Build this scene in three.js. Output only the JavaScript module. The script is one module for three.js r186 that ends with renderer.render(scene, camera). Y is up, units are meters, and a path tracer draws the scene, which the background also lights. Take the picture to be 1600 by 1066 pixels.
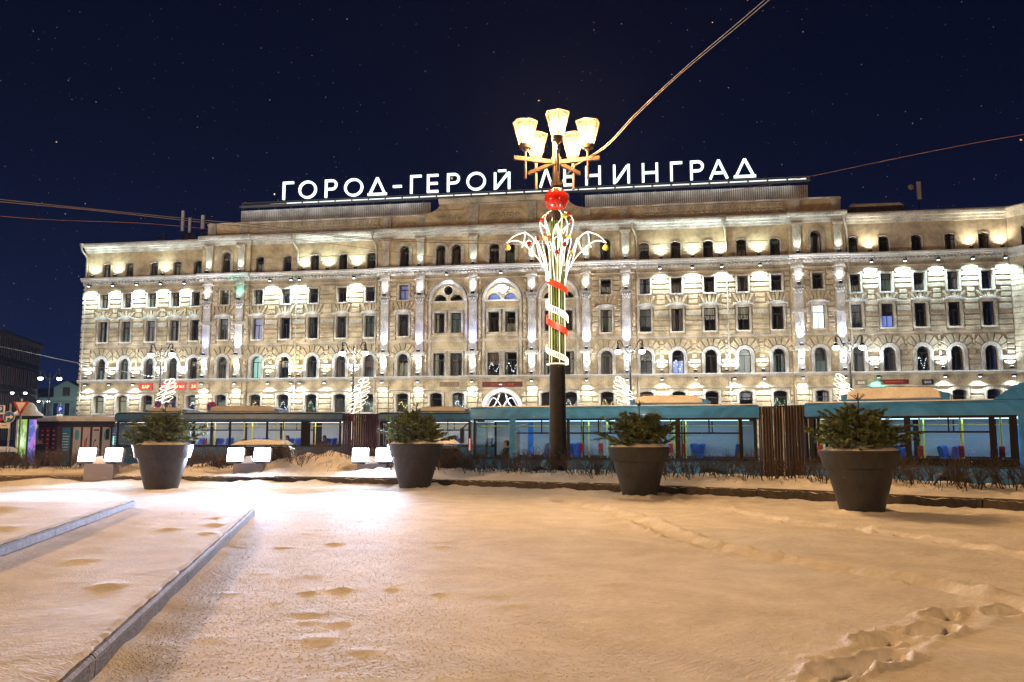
import * as THREE from 'three';
import { mergeGeometries } from 'three/addons/utils/BufferGeometryUtils.js';
import { ImprovedNoise } from 'three/addons/math/ImprovedNoise.js';
import { RectAreaLightUniformsLib } from 'three/addons/lights/RectAreaLightUniformsLib.js';
import { MarchingCubes } from 'three/addons/objects/MarchingCubes.js';

// ---------- camera, sky, exposure ----------
const scene = new THREE.Scene();
const EYE = 1.3, ROAD = -0.85, PITCH = Math.atan(141 / 1280);
const camera = new THREE.PerspectiveCamera(2 * Math.atan(533 / 1280) * 180 / Math.PI, 1600 / 1066, 0.1, 2000);
camera.position.set(0, EYE, 0);
camera.rotation.set(PITCH, 0, 0);
const renderer = new THREE.WebGLRenderer();
renderer.toneMapping = THREE.LinearToneMapping;
renderer.toneMappingExposure = 1.3;
renderer.shadowMap.enabled = true;
RectAreaLightUniformsLib.init();

{ // clear winter night, a little paler towards the city horizon
  const w = 256, h = 128, d = new Float32Array(w * h * 4);
  for (let j = 0; j < h; j++) {
    const el = Math.max(0, Math.sin((j + 0.5) / h * Math.PI - Math.PI / 2)), k = Math.pow(1 - el, 5);
    for (let i = 0; i < w; i++) {
      const o = (j * w + i) * 4;
      d[o] = 0.0010 + 0.0040 * k; d[o + 1] = 0.0019 + 0.0090 * k; d[o + 2] = 0.0088 + 0.0380 * k; d[o + 3] = 1;
    }
  }
  const t = new THREE.DataTexture(d, w, h, THREE.RGBAFormat, THREE.FloatType);
  t.mapping = THREE.EquirectangularReflectionMapping; t.magFilter = THREE.LinearFilter; t.needsUpdate = true;
  scene.background = t; scene.environment = t;
}

// ---------- helpers ----------
let seed = 7;
const rnd = () => { seed = (seed + 0x6D2B79F5) | 0; let t = Math.imul(seed ^ (seed >>> 15), 1 | seed); t = (t + Math.imul(t ^ (t >>> 7), 61 | t)) ^ t; return ((t ^ (t >>> 14)) >>> 0) / 4294967296; };
const rr = (a, b) => a + (b - a) * rnd();
const perlin = new ImprovedNoise();
const n3 = (x, y, z = 0) => perlin.noise(x, y, z);
const fbm = (x, y, o = 4, z = 0) => { let s = 0, a = 0.5, f = 1; for (let i = 0; i < o; i++) { s += a * n3(x * f, y * f, z + i * 7.3); a *= 0.5; f *= 2.03; } return s; };
const sm = (a, b, x) => { const t = Math.min(1, Math.max(0, (x - a) / (b - a))); return t * t * (3 - 2 * t); };
const V = (x, y, z) => new THREE.Vector3(x, y, z);
const PI = Math.PI;

const taken = {};
function numbered(name) { const n = taken[name] = (taken[name] ?? -1) + 1; return n ? name + '_' + String(n).padStart(3, '0') : name; }
function metric(g) { // uv in metres from position and facing
  const p = g.attributes.position, n = g.attributes.normal, uv = new Float32Array(p.count * 2);
  for (let i = 0; i < p.count; i++) {
    const ax = Math.abs(n.getX(i)), ay = Math.abs(n.getY(i)), az = Math.abs(n.getZ(i));
    const x = p.getX(i), y = p.getY(i), z = p.getZ(i);
    if (ay > ax && ay > az) { uv[i * 2] = x; uv[i * 2 + 1] = z; } else if (ax > az) { uv[i * 2] = z; uv[i * 2 + 1] = y; } else { uv[i * 2] = x; uv[i * 2 + 1] = y; }
  }
  g.setAttribute('uv', new THREE.BufferAttribute(uv, 2));
  return g;
}
function join(list) {
  const l = list.flat().map((g) => { const q = g.index ? g.toNonIndexed() : g; for (const k of Object.keys(q.attributes)) if (!['position', 'normal', 'uv', 'color'].includes(k)) q.deleteAttribute(k); return q; });
  return l.length === 1 ? l[0] : mergeGeometries(l);
}
function mesh(name, geoms, mat, parent, keepUV) {
  let g = Array.isArray(geoms) ? join(geoms) : geoms;
  if (!keepUV) { if (g.index) g = g.toNonIndexed(); metric(g); }
  const m = new THREE.Mesh(g, mat);
  m.name = parent && parent !== scene ? name : numbered(name);
  m.castShadow = m.receiveShadow = true;
  (parent || scene).add(m);
  return m;
}
function tag(o, label, category, group, kind) { Object.assign(o.userData, { label, category }); if (group) o.userData.group = group; if (kind) o.userData.kind = kind; return o; }
function thing(name, label, category, pos = [0, 0, 0], turn = 0, group) {
  const o = new THREE.Group(); o.name = numbered(name); o.position.set(...pos); o.rotation.y = turn; scene.add(o);
  return tag(o, label, category, group);
}
function copyOf(src, label, pos, turn) {
  const c = src.clone(); c.userData = { ...src.userData, label }; c.name = numbered(src.name.replace(/_\d{3}$/, '')); c.position.set(...pos); c.rotation.y = turn; scene.add(c); return c;
}
function structure(m, label) { m.userData.kind = 'structure'; if (label) m.userData.label = label; return m; }
const box = (x0, x1, y0, y1, z0, z1) => new THREE.BoxGeometry(x1 - x0, y1 - y0, z1 - z0).translate((x0 + x1) / 2, (y0 + y1) / 2, (z0 + z1) / 2);
const cyl = (r0, r1, h, x, y, z, n = 12) => new THREE.CylinderGeometry(r1, r0, h, n).translate(x, y + h / 2, z); // r0 at the bottom
const ball = (r, x, y, z, w = 12, h = 8) => new THREE.SphereGeometry(r, w, h).translate(x, y, z);
function rod(a, b, r, n = 6, r2 = r) { // tapered bar from a to b
  const d = V().subVectors(b, a), L = d.length();
  const g = new THREE.CylinderGeometry(r2, r, L, n, 1); g.translate(0, L / 2, 0);
  g.applyQuaternion(new THREE.Quaternion().setFromUnitVectors(V(0, 1, 0), d.normalize())); g.translate(a.x, a.y, a.z);
  return g;
}
const tube = (pts, r, n = 24, k = 6, closed = false) => new THREE.TubeGeometry(new THREE.CatmullRomCurve3(pts, closed), n, r, k, closed);
const poly = (pts) => { const s = new THREE.Shape(); pts.forEach(([x, y], i) => i ? s.lineTo(x, y) : s.moveTo(x, y)); s.closePath(); return s; };
const hole = (pts) => { const s = new THREE.Path(); pts.forEach(([x, y], i) => i ? s.lineTo(x, y) : s.moveTo(x, y)); s.closePath(); return s; };
const extrude = (shape, depth, z = 0, bevel = 0) => new THREE.ExtrudeGeometry(shape, { depth, curveSegments: 10, bevelEnabled: bevel > 0, bevelSize: bevel, bevelThickness: bevel, bevelSegments: 1, bevelOffset: -bevel }).translate(0, 0, z);
// profile [[out, y], ...] swept along x from s0 to s1
const sweep = (prof, s0, s1) => extrude(poly(prof), s1 - s0).rotateY(-PI / 2).translate(s1, 0, 0);

function tex(size, fn, srgb = true) {
  const d = new Uint8Array(size * size * 4);
  for (let j = 0; j < size; j++) for (let i = 0; i < size; i++) { const c = fn(i / size, j / size), o = (j * size + i) * 4; d[o] = c[0] * 255; d[o + 1] = c[1] * 255; d[o + 2] = c[2] * 255; d[o + 3] = 255; }
  const t = new THREE.DataTexture(d, size, size); t.wrapS = t.wrapT = THREE.RepeatWrapping; t.magFilter = THREE.LinearFilter; t.minFilter = THREE.LinearMipmapLinearFilter; t.generateMipmaps = true;
  if (srgb) t.colorSpace = THREE.SRGBColorSpace; t.needsUpdate = true; return t;
}
const wrapN = (u, v, f, z) => { // tileable noise
  const a = u * 2 * PI, b = v * 2 * PI, k = f / (2 * PI);
  return n3(Math.cos(a) * k + z, Math.sin(a) * k + Math.cos(b) * k, Math.sin(b) * k + z * 1.7);
};
const toneOf = (v) => { v = Math.min(1, Math.max(0, v)); return [v, v, v]; };
const rep = (t, m) => { t.repeat.set(1 / m, 1 / m); return t; };
function canvasTex(w, h, draw) {
  const c = document.createElement('canvas'); c.width = w; c.height = h; const g = c.getContext('2d'); draw(g, w, h);
  const t = new THREE.CanvasTexture(c); t.colorSpace = THREE.SRGBColorSpace; return t;
}
const lin = (r, g, b) => new THREE.Color().setRGB(r, g, b);
const std = (r, g, b, rough = 0.8, o = {}) => new THREE.MeshStandardMaterial({ color: lin(r, g, b), roughness: rough, ...o });
const glow = (r, g, b, k) => new THREE.MeshStandardMaterial({ color: lin(0.5, 0.5, 0.5), emissive: lin(r, g, b), emissiveIntensity: k, roughness: 0.6 });

// ---------- shared textures and materials ----------
const tPlaster = rep(tex(256, (u, v) => toneOf(0.90 + 0.22 * wrapN(u, v, 7, 3) + 0.14 * wrapN(u, v, 28, 9) + 0.06 * wrapN(u, v, 90, 5))), 9);
const tStain = rep(tex(256, (u, v) => toneOf(0.88 + 0.28 * wrapN(u, v, 5, 13) + 0.16 * wrapN(u * 3 % 1, v, 24, 2) + 0.1 * wrapN(u, v, 70, 8))), 4);
const tGrain = rep(tex(256, (u, v) => toneOf(0.5 + 0.35 * wrapN(u, v, 60, 1) + 0.35 * wrapN(u, v, 130, 4)), false), 1.3);
const tSnowFine = rep(tex(1024, (u, v) => toneOf(0.5 + 0.35 * wrapN(u, v, 70, 1) + 0.4 * wrapN(u, v, 190, 6) + 0.3 * wrapN(u, v, 22, 3)), false), 2.7);
const tSnowTone = rep(tex(256, (u, v) => toneOf(0.93 + 0.08 * wrapN(u, v, 9, 3) + 0.06 * wrapN(u, v, 60, 7))), 3.1);
const tGranite = rep(tex(256, (u, v) => toneOf(0.78 + 0.3 * wrapN(u, v, 100, 3) + 0.22 * wrapN(u, v, 12, 5))), 1.1);
const tRoad = rep(tex(256, (u, v) => toneOf(0.7 + 0.6 * wrapN(u, v, 8, 3) + 0.3 * wrapN(u, v, 60, 4))), 11);

const M = {
  ochre: std(0.56, 0.435, 0.255, 0.9, { map: tPlaster, bumpMap: tGrain, bumpScale: 0.004 }),
  ochrePale: std(0.52, 0.43, 0.31, 0.9, { map: tPlaster, bumpMap: tGrain, bumpScale: 0.004 }),
  rust: std(0.57, 0.46, 0.285, 0.9, { map: tStain, bumpMap: tGrain, bumpScale: 0.006 }),
  rustPale: std(0.52, 0.44, 0.31, 0.9, { map: tStain, bumpMap: tGrain, bumpScale: 0.006 }),
  trim: std(0.60, 0.54, 0.43, 0.85, { map: tStain }),
  trimWhite: std(0.70, 0.67, 0.60, 0.8, { map: tStain }),
  winFrame: std(0.035, 0.026, 0.02, 0.6),
  whiteFrame: std(0.7, 0.7, 0.68, 0.5),
  roomWall: std(0.42, 0.38, 0.32, 0.9),
  curtains: [std(0.5, 0.47, 0.42, 0.95), std(0.30, 0.30, 0.32, 0.95), std(0.24, 0.17, 0.12, 0.95), std(0.42, 0.40, 0.30, 0.95), std(0.2, 0.26, 0.24, 0.95)],
  darkGlass: std(0.02, 0.022, 0.026, 0.08),
  pane: new THREE.MeshPhysicalMaterial({ color: lin(0.85, 0.9, 0.92), transmission: 1, thickness: 0, roughness: 0.03, ior: 1.5 }),
  snow: std(0.86, 0.87, 0.89, 0.75, { map: tSnowTone, bumpMap: tSnowFine, bumpScale: 0.0045 }),
  snowFar: std(0.82, 0.83, 0.86, 0.9, { map: tSnowTone }),
  roofMetal: std(0.10, 0.09, 0.10, 0.6, { map: tStain }),
  iron: std(0.02, 0.02, 0.022, 0.45, { metalness: 0.3 }),
  steel: std(0.32, 0.32, 0.33, 0.45, { metalness: 0.6 }),
  granite: std(0.12, 0.105, 0.10, 0.75, { map: tGranite, bumpMap: tGrain, bumpScale: 0.006 }),
  stepStone: std(0.20, 0.20, 0.22, 0.7, { map: tGranite, bumpMap: tGrain, bumpScale: 0.005 }),
  rubber: std(0.015, 0.015, 0.016, 0.85),
  lens: glow(1, 0.98, 0.92, 12),
};

// ---------- the ground ----------
structure(mesh('road', [new THREE.PlaneGeometry(1400, 1400).rotateX(-PI / 2).translate(0, ROAD, -300)], std(0.09, 0.085, 0.085, 0.65, { map: tRoad, bumpMap: tGrain, bumpScale: 0.008 })));
const HX = -38.350, HZ = -72.496, HYAW = -9.296 * PI / 180; // the hotel's left corner and turn
{
  const pav = mesh('pavement', [box(-30, 110, 0, 0.14, 0.05, 6)], std(0.42, 0.42, 0.43, 0.9, { map: tRoad }), scene);
  pav.position.set(HX, ROAD, HZ); pav.rotation.y = HYAW; structure(pav);
}
// the raised round square of snow
const CX = -10.49, CZ = 6.61, CR = 27.1; // its centre and the radius of its kerb
const trail = (pts, w, depth, rough, ph) => ({ pts, w, depth, rough, ph });
const trails = [
  trail([[0.94, -15.3], [1.51, -14.06], [1.9, -12.35], [2.07, -10.41], [2.31, -9.45], [2.66, -8.69], [3.2, -7.76], [3.55, -7.28], [3.73, -6.72], [3.95, -6.15], [4.3, -5.4]], 0.15, 0.10, 1, 0),
  trail([[2.2, -16.2], [3, -15.59], [3.57, -14.06], [3.99, -12.09], [4.39, -11.45], [4.75, -10.87], [5.01, -10.23], [5.19, -9.55], [5.39, -8.82], [5.7, -7.9]], 0.13, 0.085, 1, 3),
  trail([[1.3, -3.7], [1.67, -4.44], [1.85, -4.75], [2.2, -5.0], [2.45, -5.35], [2.85, -5.65], [3.2, -5.98], [3.56, -6.09], [4.2, -6.2]], 0.12, 0.03, 0.6, 5),
];
const prints = [[1.81, -4.67, .17], [2.12, -4.86, .16], [2.28, -5.31, .15], [2.78, -5.56, .17], [3.05, -6.02, .13], [3.56, -6.09, .16], [1.5, -4.2, .17], [1.25, -3.8, .16], [4.05, -6.35, .15]];
const mounds = [[-2.6, -9.45, 0.0781, 0.0168], [-2.08, -9.75, 0.0651, 0.0192], [-1.41, -6.99, 0.0417, 0.0144], [-1.01, -7.0, 0.0365, 0.0125], [-.59, -6.77, 0.0312, 0.0134], [-.15, -6.68, 0.026, 0.0144], [-1.67, -6.85, 0.0391, 0.0144]];
for (let i = 0; i < 90; i++) mounds.push([rr(-7, 1.5), rr(-15, -5), rr(.04, .1), rr(.003, .010)]);
const POTS = [[-7.88, -18.65], [-2.21, -18.86], [2.56, -16.65], [5.68, -13.51]];
const S1 = [-3.87, -12.53], D1 = [0.2056, 0.9786], D2 = [-0.9786, 0.2056];
function segDist(px, pz, a, b) { const dx = b[0] - a[0], dz = b[1] - a[1], t = Math.min(1, Math.max(0, ((px - a[0]) * dx + (pz - a[1]) * dz) / (dx * dx + dz * dz))); return [Math.hypot(px - a[0] - t * dx, pz - a[1] - t * dz), t]; }
function roughSnow(x, z) { // wind crust: long soft undulation, ripples across it and a fine crumb
  let h = 0.028 * fbm(x * 0.22, z * 0.3, 3, 1) + 0.007 * fbm(x * 0.9, z * 1.6, 3, 4) + 0.0022 * fbm(x * 4.1 + 3 * n3(x, z, 2), z * 4.8, 2, 8);
  h += 0.0030 * fbm(x * 18, z * 24, 2, 2);
  return h;
}
function plazaH(x, z) {
  let h = roughSnow(x, z);
  for (const m of mounds) { const dx = (x - m[0]) / (m[2] * 1.5), dz = (z - m[1]) / m[2], q = dx * dx + dz * dz; if (q < 6) h += m[3] * Math.exp(-q) * (1 + 0.5 * n3(x * 9, z * 9)); }
  for (const t of trails) {
    if (x < t.pts[0][0] - 1.5) continue;
    let best = 9, arc = 0, a0 = 0;
    for (let i = 0; i + 1 < t.pts.length; i++) { const [d, u] = segDist(x, z, t.pts[i], t.pts[i + 1]); const L = Math.hypot(t.pts[i + 1][0] - t.pts[i][0], t.pts[i + 1][1] - t.pts[i][1]); if (d < best) { best = d; arc = a0 + u * L; } a0 += L; }
    if (best < 0.7) {
      const wob = best + 0.028 * n3(x * 6, z * 6, t.ph), k = wob / t.w, mod = 0.55 + 0.6 * Math.pow(0.5 + 0.5 * Math.sin(arc * 7.5 + t.ph), 2) + 0.5 * n3(arc * 3, t.ph, 1);
      h += -t.depth * mod * Math.exp(-k * k) + 0.35 * t.depth * Math.exp(-Math.pow((Math.abs(wob) - t.w * 1.5) / (t.w * 0.4), 2)) * (0.5 + 2.2 * Math.max(0, n3(x * 4, z * 4, t.ph)));
    }
  }
  for (const p of prints) {
    const ux = 0.75, uz = -0.66, dx = x - p[0], dz = z - p[1], a = (dx * ux + dz * uz) / (p[2] * 1.25), b = (-dx * uz + dz * ux) / (p[2] * 0.68), q = Math.sqrt(a * a + b * b) + 0.18 * n3(x * 9, z * 9, 3);
    if (q < 2.2) h += -0.16 * (1 - sm(0.5, 1.12, q)) + 0.03 * Math.exp(-Math.pow((q - 1.3) / 0.22, 2)) * (0.7 + n3(x * 11, z * 11, 9));
  }
  for (const [px, pz] of POTS) { const q = Math.hypot(x - px, z - pz); if (q < 1.2) h += 0.05 * Math.exp(-Math.pow((q - .44) / .09, 2)) * (0.55 + 1.3 * Math.max(0, n3(x * 5, z * 5, 6))) - 0.02 * Math.exp(-Math.pow((q - .7) / .15, 2)); } // snow drifted against the pots
  const r = Math.hypot(x - CX, z - CZ), edge = CR - r; // trodden crumbly snow by the kerb
  if (edge < 3.2) {
    const k = sm(2.6, 0.3, edge);
    h += k * (0.05 * Math.abs(fbm(x * 2.2, z * 2.2, 3, 5)) + 0.035 * Math.max(0, n3(x * 5, z * 5, 2)));
    const lefty = sm(2, -4, x);
    h += sm(0.5, 0.0, edge) * (0.03 + lefty * (0.035 + 0.2 * Math.max(0, n3(x * 0.9, z * 0.9, 6) + 0.28 * n3(x * 4, z * 4, 1))) + 0.05 * Math.max(0, n3(x * 2.5, z * 2.5, 11)));
  }
  const a = (x - S1[0]) * D2[0] + (z - S1[1]) * D2[1], l = (x - S1[0]) * D1[0] + (z - S1[1]) * D1[1]; // drift against the lowest step
  if (l > -0.25 && a < 0.2 && a > -1.2) h += sm(-0.25, 0.1, l) * 0.045 * (1 + 0.8 * n3(l * 2, 3, 1)) * Math.exp(Math.min(0, a) / 0.16);
  return h;
}
function heightField(xs, zs, f, keep) {
  const nx = xs.length, nz = zs.length, pos = new Float32Array(nx * nz * 3), uv = new Float32Array(nx * nz * 2), idx = [];
  for (let j = 0; j < nz; j++) for (let i = 0; i < nx; i++) { const o = j * nx + i; pos[o * 3] = xs[i]; pos[o * 3 + 1] = f(xs[i], zs[j]); pos[o * 3 + 2] = zs[j]; uv[o * 2] = xs[i]; uv[o * 2 + 1] = zs[j]; }
  for (let j = 0; j + 1 < nz; j++) for (let i = 0; i + 1 < nx; i++) {
    if (keep && !keep(xs[i], zs[j]) && !keep(xs[i + 1], zs[j + 1])) continue;
    const a = j * nx + i, b = a + 1, c = a + nx, d = c + 1; idx.push(a, c, b, b, c, d);
  }
  const g = new THREE.BufferGeometry(); g.setAttribute('position', new THREE.BufferAttribute(pos, 3)); g.setAttribute('uv', new THREE.BufferAttribute(uv, 2)); g.setIndex(idx); g.computeVertexNormals(); return g;
}
function graded(a, b, f0, f1, fine, coarse) { // fine steps between f0 and f1, coarser outside
  const l = []; let x = a; while (x < b) { l.push(x); const out = x < f0 ? f0 - x : x > f1 ? x - f1 : 0; x += Math.min(coarse, fine + out * 0.03); } l.push(b); return l;
}
{
  const xs = graded(-40, 18, -3.8, 5.8, 0.03, 0.8), zs = graded(-22, 20, -16, -3.6, 0.033, 0.8);
  const inside = (x, z) => Math.hypot(x - CX, z - CZ) < CR + 0.04;
  structure(mesh('snow_square', heightField(xs, zs, plazaH, inside), M.snow, scene, true));
}
// low granite kerb round the square, stone by stone
{
  const kerb = new THREE.Group(); kerb.name = 'kerb'; kerb.userData.kind = 'structure'; scene.add(kerb);
  const N = 90, st = 2 * PI / N;
  const seg = (a0, a1) => {
    const s = new THREE.Shape(); s.absarc(0, 0, CR, a0, a1, false); s.absarc(0, 0, CR + 0.32, a1, a0, true); s.closePath();
    return new THREE.ExtrudeGeometry(s, { depth: 0.5, curveSegments: 4, bevelEnabled: true, bevelSize: 0.012, bevelThickness: 0.012, bevelSegments: 1, bevelOffset: -0.012 }).rotateX(-PI / 2).translate(0, -0.3, 0);
  };
  const base = metric(seg(0, st - 0.0006).toNonIndexed());
  for (let i = 0; i < N; i++) {
    const a = i * st, mx = CX + Math.cos(a) * CR, mz = CZ - Math.sin(a) * CR;
    if (mz > 2 || mx < -26 || mx > 17) continue;
    const m = new THREE.Mesh(base, M.granite); m.name = 'kerb_stone'; m.castShadow = m.receiveShadow = true;
    m.position.set(CX, rr(-0.012, 0.008), CZ); m.rotation.y = a; kerb.add(m);
  }
}
// the snowed-up planting bed behind the kerb, falling to the road
function bermH(x, z) {
  const r = Math.hypot(x - CX, z - CZ) - CR;
  let h = 0.225 + 0.10 * sm(0.1, 0.9, r) + 0.10 * sm(0.3, 1.2, r) * fbm(x * 1.1, z * 1.1, 3, 2) + 0.055 * sm(0.25, 0.7, r) * Math.max(0, fbm(x * 3.5, z * 3.5, 3, 6) + 0.2);
  h += 0.07 * sm(0.05, 0.5, r) * Math.abs(n3(x * 2.4, z * 2.4, 4)) + 0.02 * n3(x * 8, z * 8, 4) * sm(0.0, 0.3, r);
  const heap = (cx, cz, rx, rz, k) => { const q = ((x - cx) / rx) ** 2 + ((z - cz) / rz) ** 2; return q < 9 ? k * Math.exp(-q) * (1 + 0.45 * fbm(x * 2.6, z * 2.6, 3, 3)) : 0; };
  h += heap(-4.6, -21.3, 1.0, 0.5, 0.38) + heap(-5.8, -21.2, 0.9, 0.5, 0.16) + heap(-3.3, -20.9, 0.8, 0.45, 0.2) + heap(-9.4, -21.2, 1.0, 0.5, 0.1);
  h -= 0.05 * sm(0.12, 0.0, r) * (0.7 + n3(x * 7, z * 7, 8));
  return h * (1 - sm(2.0, 4.2, r)) + (ROAD - 0.06) * sm(2.0, 4.2, r);
}
{
  const g = new THREE.BufferGeometry(), nr = 54, na = 1300, a0 = 0.25, a1 = 2.35, pos = [], uv = [], idx = [];
  for (let i = 0; i <= na; i++) for (let j = 0; j <= nr; j++) {
    const a = a0 + (a1 - a0) * i / na, rj = j < 34 ? j / 34 * 1.4 : 1.4 + (j - 34) / (nr - 34) * 3.2;
    const lip = j === 0 ? -0.005 - 0.028 * Math.max(0, 0.3 + n3(a * 90, 1, 2) + 0.6 * n3(a * 300, 4, 1)) : 0; // ragged edge hanging over the kerb
    const r = CR + rj + lip, x = CX + Math.cos(a) * r, z = CZ - Math.sin(a) * r;
    pos.push(x, j === 0 ? 0.198 - 0.05 * Math.max(0, n3(a * 70, 3, 2) + 0.25 + 0.5 * n3(a * 260, 4, 1)) : bermH(CX + Math.cos(a) * (CR + rj), CZ - Math.sin(a) * (CR + rj)), z); uv.push(x, z);
  }
  for (let i = 0; i < na; i++) for (let j = 0; j < nr; j++) { const a = i * (nr + 1) + j, b = a + 1, c = a + nr + 1, d = c + 1; idx.push(a, c, b, b, c, d); }
  g.setAttribute('position', new THREE.Float32BufferAttribute(pos, 3)); g.setAttribute('uv', new THREE.Float32BufferAttribute(uv, 2)); g.setIndex(idx); g.computeVertexNormals();
  { const n = g.attributes.normal; let up = 0; for (let i = 0; i < n.count; i++) up += n.getY(i); if (up < 0) { const ix = g.index.array; for (let i = 0; i < ix.length; i += 3) { const t = ix[i]; ix[i] = ix[i + 1]; ix[i + 1] = t; } g.computeVertexNormals(); } }
  structure(mesh('snow_bank', g, M.snow, scene, true));
}
// two broad stone steps on the left, each tread under snow
function step(k, label) {
  const h0 = 0.145 * k, h1 = h0 + 0.145, off = 1.68 * k, len = 15, depth = k ? 9 : 1.9;
  const t = thing('stone_step', label, 'step', [S1[0] + D2[0] * off, 0, S1[1] + D2[1] * off], Math.atan2(D1[0], D1[1]), 'broad steps at the left'); // local z runs along the edge, local -x into the step
  mesh('core', [box(-depth, -0.3, -0.1, h1 - 0.12, 0.02, len)], M.stepStone, t);
  const cuts = k ? [0, 1.55, 3.5, 5.15, 7.6, 10, 12.5, len] : [0, 2.9, 5.62, 8.3, 11, 13, len];
  for (let i = 0; i + 1 < cuts.length; i++) mesh('riser_stone', [extrude(poly([[-0.3, h0 - 0.08], [0, h0 - 0.08], [0, h1 - 0.018], [-0.018, h1], [-0.3, h1]]), cuts[i + 1] - cuts[i] - 0.012, cuts[i]).translate(rr(-0.006, 0.002), rr(-0.004, 0.003), 0)], M.stepStone, t);
  const xs = graded(-depth, 0.0, -2.2, 0, 0.025, 0.5), zs = graded(0, len, 3.5, 9, 0.03, 0.4);
  mesh('tread_snow', heightField(xs, zs, (x, z) => {
    const e = 0.018 + 0.03 * n3(z * 3.1, k, 1) + 0.02 * n3(z * 11, k, 2);
    const wx = x * 0.98 + z * 0.2 + k * 9, wz = z;
    let h = h1 + 0.016 + 0.8 * roughSnow(wx + 20, wz + 7) * sm(0, -0.4, x) + 0.008 * Math.max(0, fbm(wx * 2, wz * 2, 3, 7));
    for (const [mx, mz, mr, mh] of (k ? [[-1.4, 1.3, .3, .05], [-3, 2, .4, .05], [-.5, 3.5, .2, .02]] : [[-.7, 2.7, .12, .02], [-.35, 1.5, .1, .02], [-.25, 2.3, .12, .02], [-1.0, 5, .12, .016], [-.45, 6.3, .1, .018], [-.2, 3.2, .08, .014]])) h += mh * Math.exp(-((x - mx) ** 2 + (z - mz) ** 2) / (mr * mr));
    if (k === 0 && x > -1.69) h += 0.05 * Math.exp(-(x + 1.68) / 0.15); // drift at the foot of the next step
    if (x < -0.06) h = Math.max(h, h1 + 0.008);
    return h - 0.045 * sm(-0.05 - Math.abs(e), 0.0, x) - 0.03 * sm(0.06, 0, z);
  }), M.snow, t, true);
  return t;
}
step(0, 'lower snow-covered stone step with a long grey edge running to the camera');
step(1, 'upper snow-covered stone step at the left edge behind the lower one');

// ---------- the hotel ----------
const hotel = thing('hotel_building', 'long ochre hotel of five storeys with white pilasters and lit cornices', 'building', [HX, ROAD, HZ], HYAW);
const BAY = 0.28; // the bays with pilasters stand this far forward
const SEG = [[0, 11.45, 0, 'w'], [11.45, 15.95, BAY, 'b'], [15.95, 27.5, 0, 'm'], [27.5, 48.85, BAY, 'c'], [48.85, 60.7, 0, 'm'], [60.7, 64.85, BAY, 'b'], [64.85, 76.46, 0, 'r']];
const COLS = { 0: [2.13, 4.37, 6.75, 9.0], 1: [13.78], 2: [16.75, 19.27, 21.77, 24.3, 26.8], 3: [29.8, 46.52], 4: [49.6, 52.07, 54.6, 57.15, 59.7], 5: [62.7], 6: [65.45, 67.72, 70.08, 72.46, 74.82] };
COLS[0].push(10.95);
const BIG = [33.58, 38.1, 42.72];
const PILS = [12.22, 15.2, 28.2, 31.2, 35.7, 40.56, 44.95, 48.12, 61.27, 64.3];
function outline(w, y0, y1, type, cx = 0) {
  const p = [[cx - w / 2, y0], [cx + w / 2, y0]], n = 10;
  if (type === 'rect') p.push([cx + w / 2, y1], [cx - w / 2, y1]);
  else if (type === 'arch') for (let i = 0; i <= n; i++) { const a = PI * i / n; p.push([cx + Math.cos(a) * w / 2, y1 - w / 2 + Math.sin(a) * w / 2]); }
  else if (type === 'seg') { const rise = 0.13; for (let i = 0; i <= 6; i++) { const u = 1 - 2 * i / 6; p.push([cx + u * w / 2, y1 - rise * u * u]); } }
  else if (type === 'half') { p.length = 0; for (let i = 0; i <= n; i++) { const a = PI * i / n; p.push([cx + Math.cos(a) * w / 2, y0 + Math.sin(a) * (y1 - y0)]); } }
  else if (type === 'round') { p.length = 0; for (let i = 0; i < 20; i++) { const a = 2 * PI * i / 20; p.push([cx + Math.cos(a) * w / 2, (y0 + y1) / 2 + Math.sin(a) * w / 2]); } }
  return p;
}
const holes = SEG.map(() => []); // openings of each stretch of wall
const blocks = SEG.map(() => []); // where no rusticated courses go: [s0, s1, y0, y1]
const segAt = (s) => SEG.findIndex((g) => s >= g[0] && s < g[1]);
const litRoom = {
  white: glow(0.9, 1, 0.95, 1.6), blue: glow(0.03, 0.16, 0.9, 0.5), green: glow(0.12, 0.55, 0.42, 0.7), indigo: glow(0.12, 0.13, 0.42, 0.5), night: glow(0.02, 0.05, 0.35, 0.5), warm: glow(0.8, 0.5, 0.18, 0.35), dim: glow(0.35, 0.42, 0.32, 0.25),
};
const bulb = { gold: glow(1, 0.75, 0.2, 2.5), mint: glow(0.5, 1, 0.6, 1.6), cold: glow(0.8, 0.95, 1, 2.5) };
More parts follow.
